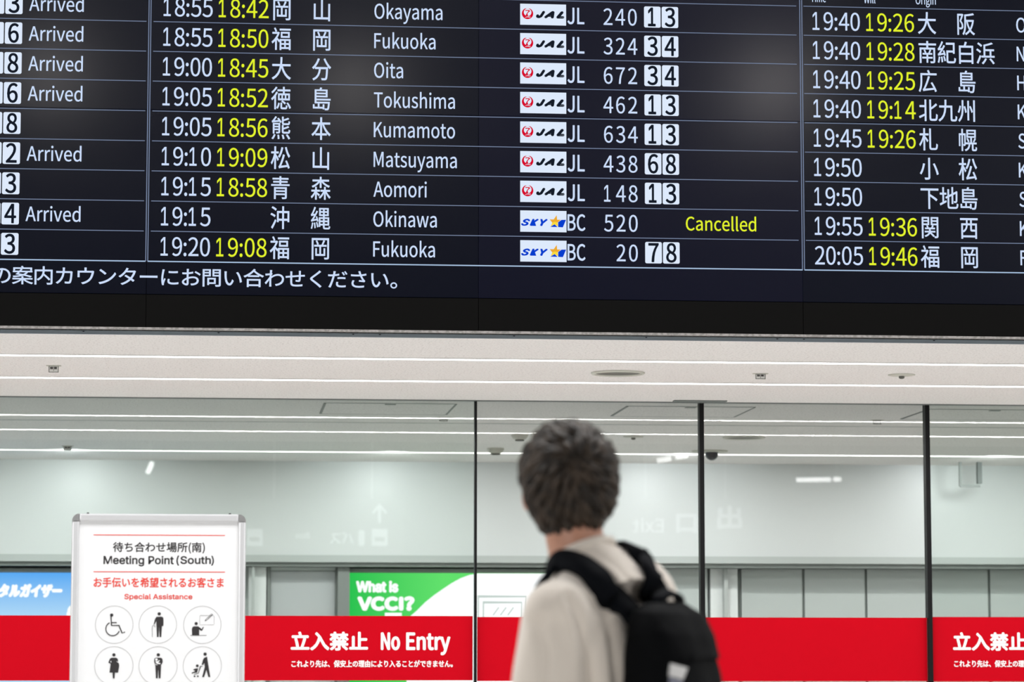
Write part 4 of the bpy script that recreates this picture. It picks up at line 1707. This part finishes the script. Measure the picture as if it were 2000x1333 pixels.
def shoulder_strap(s_, guide, w0, w1):
    pts = spline(guide, 8)
    P_, N_, Wd = [], [], []
    for i, p in enumerate(pts):
        loc, nor, _, _ = sbvh.find_nearest(p)
        off = (p - loc).dot(nor)
        k_ = min(1, i / 14) * min(1, (len(pts) - 1 - i) / 10)
        P_.append(loc + nor * max(0.008, off * (1 - k_) + 0.009 * k_))
        N_.append(nor)
        t = i / (len(pts) - 1)
        Wd.append(w0 + (w1 - w0) * t)
    for _ in range(3):
        N_ = [((N_[max(i - 1, 0)] + N_[i] * 2 + N_[min(i + 1, len(N_) - 1)]) / 4).normalized() for i in range(len(N_))]
        P_ = [P_[0]] + [(P_[i - 1] + P_[i] * 2 + P_[i + 1]) / 4 for i in range(1, len(P_) - 1)] + [P_[-1]]
    P_ = [p + n * 0.003 for p, n in zip(P_, N_)]
    mb = MB()
    ribbon(mb, P_, Wd, N_, 0.014, M['strap'])
    local_build(mb, 'shoulder_strap', pack)


def on_shirt(pixels):
    """Points of the shirt surface that the view shows at these pixels, in the wearer's frame."""
    inv = Matrix.Rotation(-PRZ, 3, 'Z')
    out = []
    for px, py in pixels:
        h = sbvh.ray_cast(inv @ (EYE - PBASE), (inv @ ray(px, py)).normalized())
        if h[0] is not None:
            out.append(h[0])
    return out


shoulder_strap(-1, [(-0.035, -0.14, 1.35)] + on_shirt([(1214, 1190), (1184, 1157), (1150, 1126), (1120, 1108), (1095, 1106)])
               + [(-0.11, 0.03, 1.42), (-0.08, 0.08, 1.33), (-0.07, 0.095, 1.22), (-0.11, 0.09, 1.08), (-0.15, 0.0, 1.0), (-0.11, -0.12, 0.98)], 0.058, 0.032)
shoulder_strap(1, [(0.03, -0.135, 1.36)] + on_shirt([(1275, 1162), (1266, 1135), (1253, 1107), (1238, 1088)])
               + [(0.10, 0.04, 1.43), (0.1, 0.1, 1.34), (0.11, 0.115, 1.22), (0.14, 0.1, 1.08), (0.15, 0.0, 1.0), (0.11, -0.12, 0.98)], 0.058, 0.032)
# carrying loop on top, flap webbing, white patch
mb = MB()
hp = spline([(-0.035, -0.15, 1.385), (-0.03, -0.155, 1.402), (0.01, -0.16, 1.412), (0.05, -0.155, 1.402), (0.055, -0.15, 1.385)], 6)
ribbon(mb, hp, [0.022] * len(hp), [Vector((0, -0.4, 1))] * len(hp), 0.008, M['strap'])
local_build(mb, 'carry_handle', pack)


def on_pack(px, py, tree=None):
    """Where the view ray through a pixel meets the bag, in its own frame, with the surface normal."""
    inv = Matrix.Rotation(-PRZ, 3, 'Z')
    o_ = inv @ (EYE - PBASE)
    d_ = (inv @ ray(px, py)).normalized()
    best = None
    for ob in (bag, pocket):
        tr = BVHTree.FromPolygons([v.co for v in ob.data.vertices], [tuple(p.vertices) for p in ob.data.polygons])
        h = tr.ray_cast(o_, d_)
        if h[0] is not None and (best is None or h[3] < best[3]):
            best = h
    return best


for name, quad, m in (('label_patch', ((1308, 1297.5), (1339, 1307), (1332, 1329), (1305, 1322)), M['patch']), ('label_tab', ((1307, 1326), (1331, 1333), (1329, 1341), (1305, 1335)), M['patch_grey'])):
    hits = [on_pack(*q) for q in quad]
    if all(h is not None and h[0] is not None for h in hits):
        nn = sum((h[1] for h in hits), Vector()).normalized()
        lift = max(0.004, max((h[0] - hits[0][0]).dot(nn) for h in hits) + 0.004)
        base = [h[0] - nn * ((h[0] - hits[0][0]).dot(nn)) for h in hits]
        mb = MB()
        mb.add([p + nn * lift for p in base] + [p + nn * (lift - 0.006) for p in base], [(0, 1, 2, 3), (7, 6, 5, 4), (0, 4, 5, 1), (1, 5, 6, 2), (2, 6, 7, 3), (3, 7, 4, 0)], m)
        local_build(mb, name, pack, smooth=False, label='white patch' if m is M['patch'] else 'grey tab')
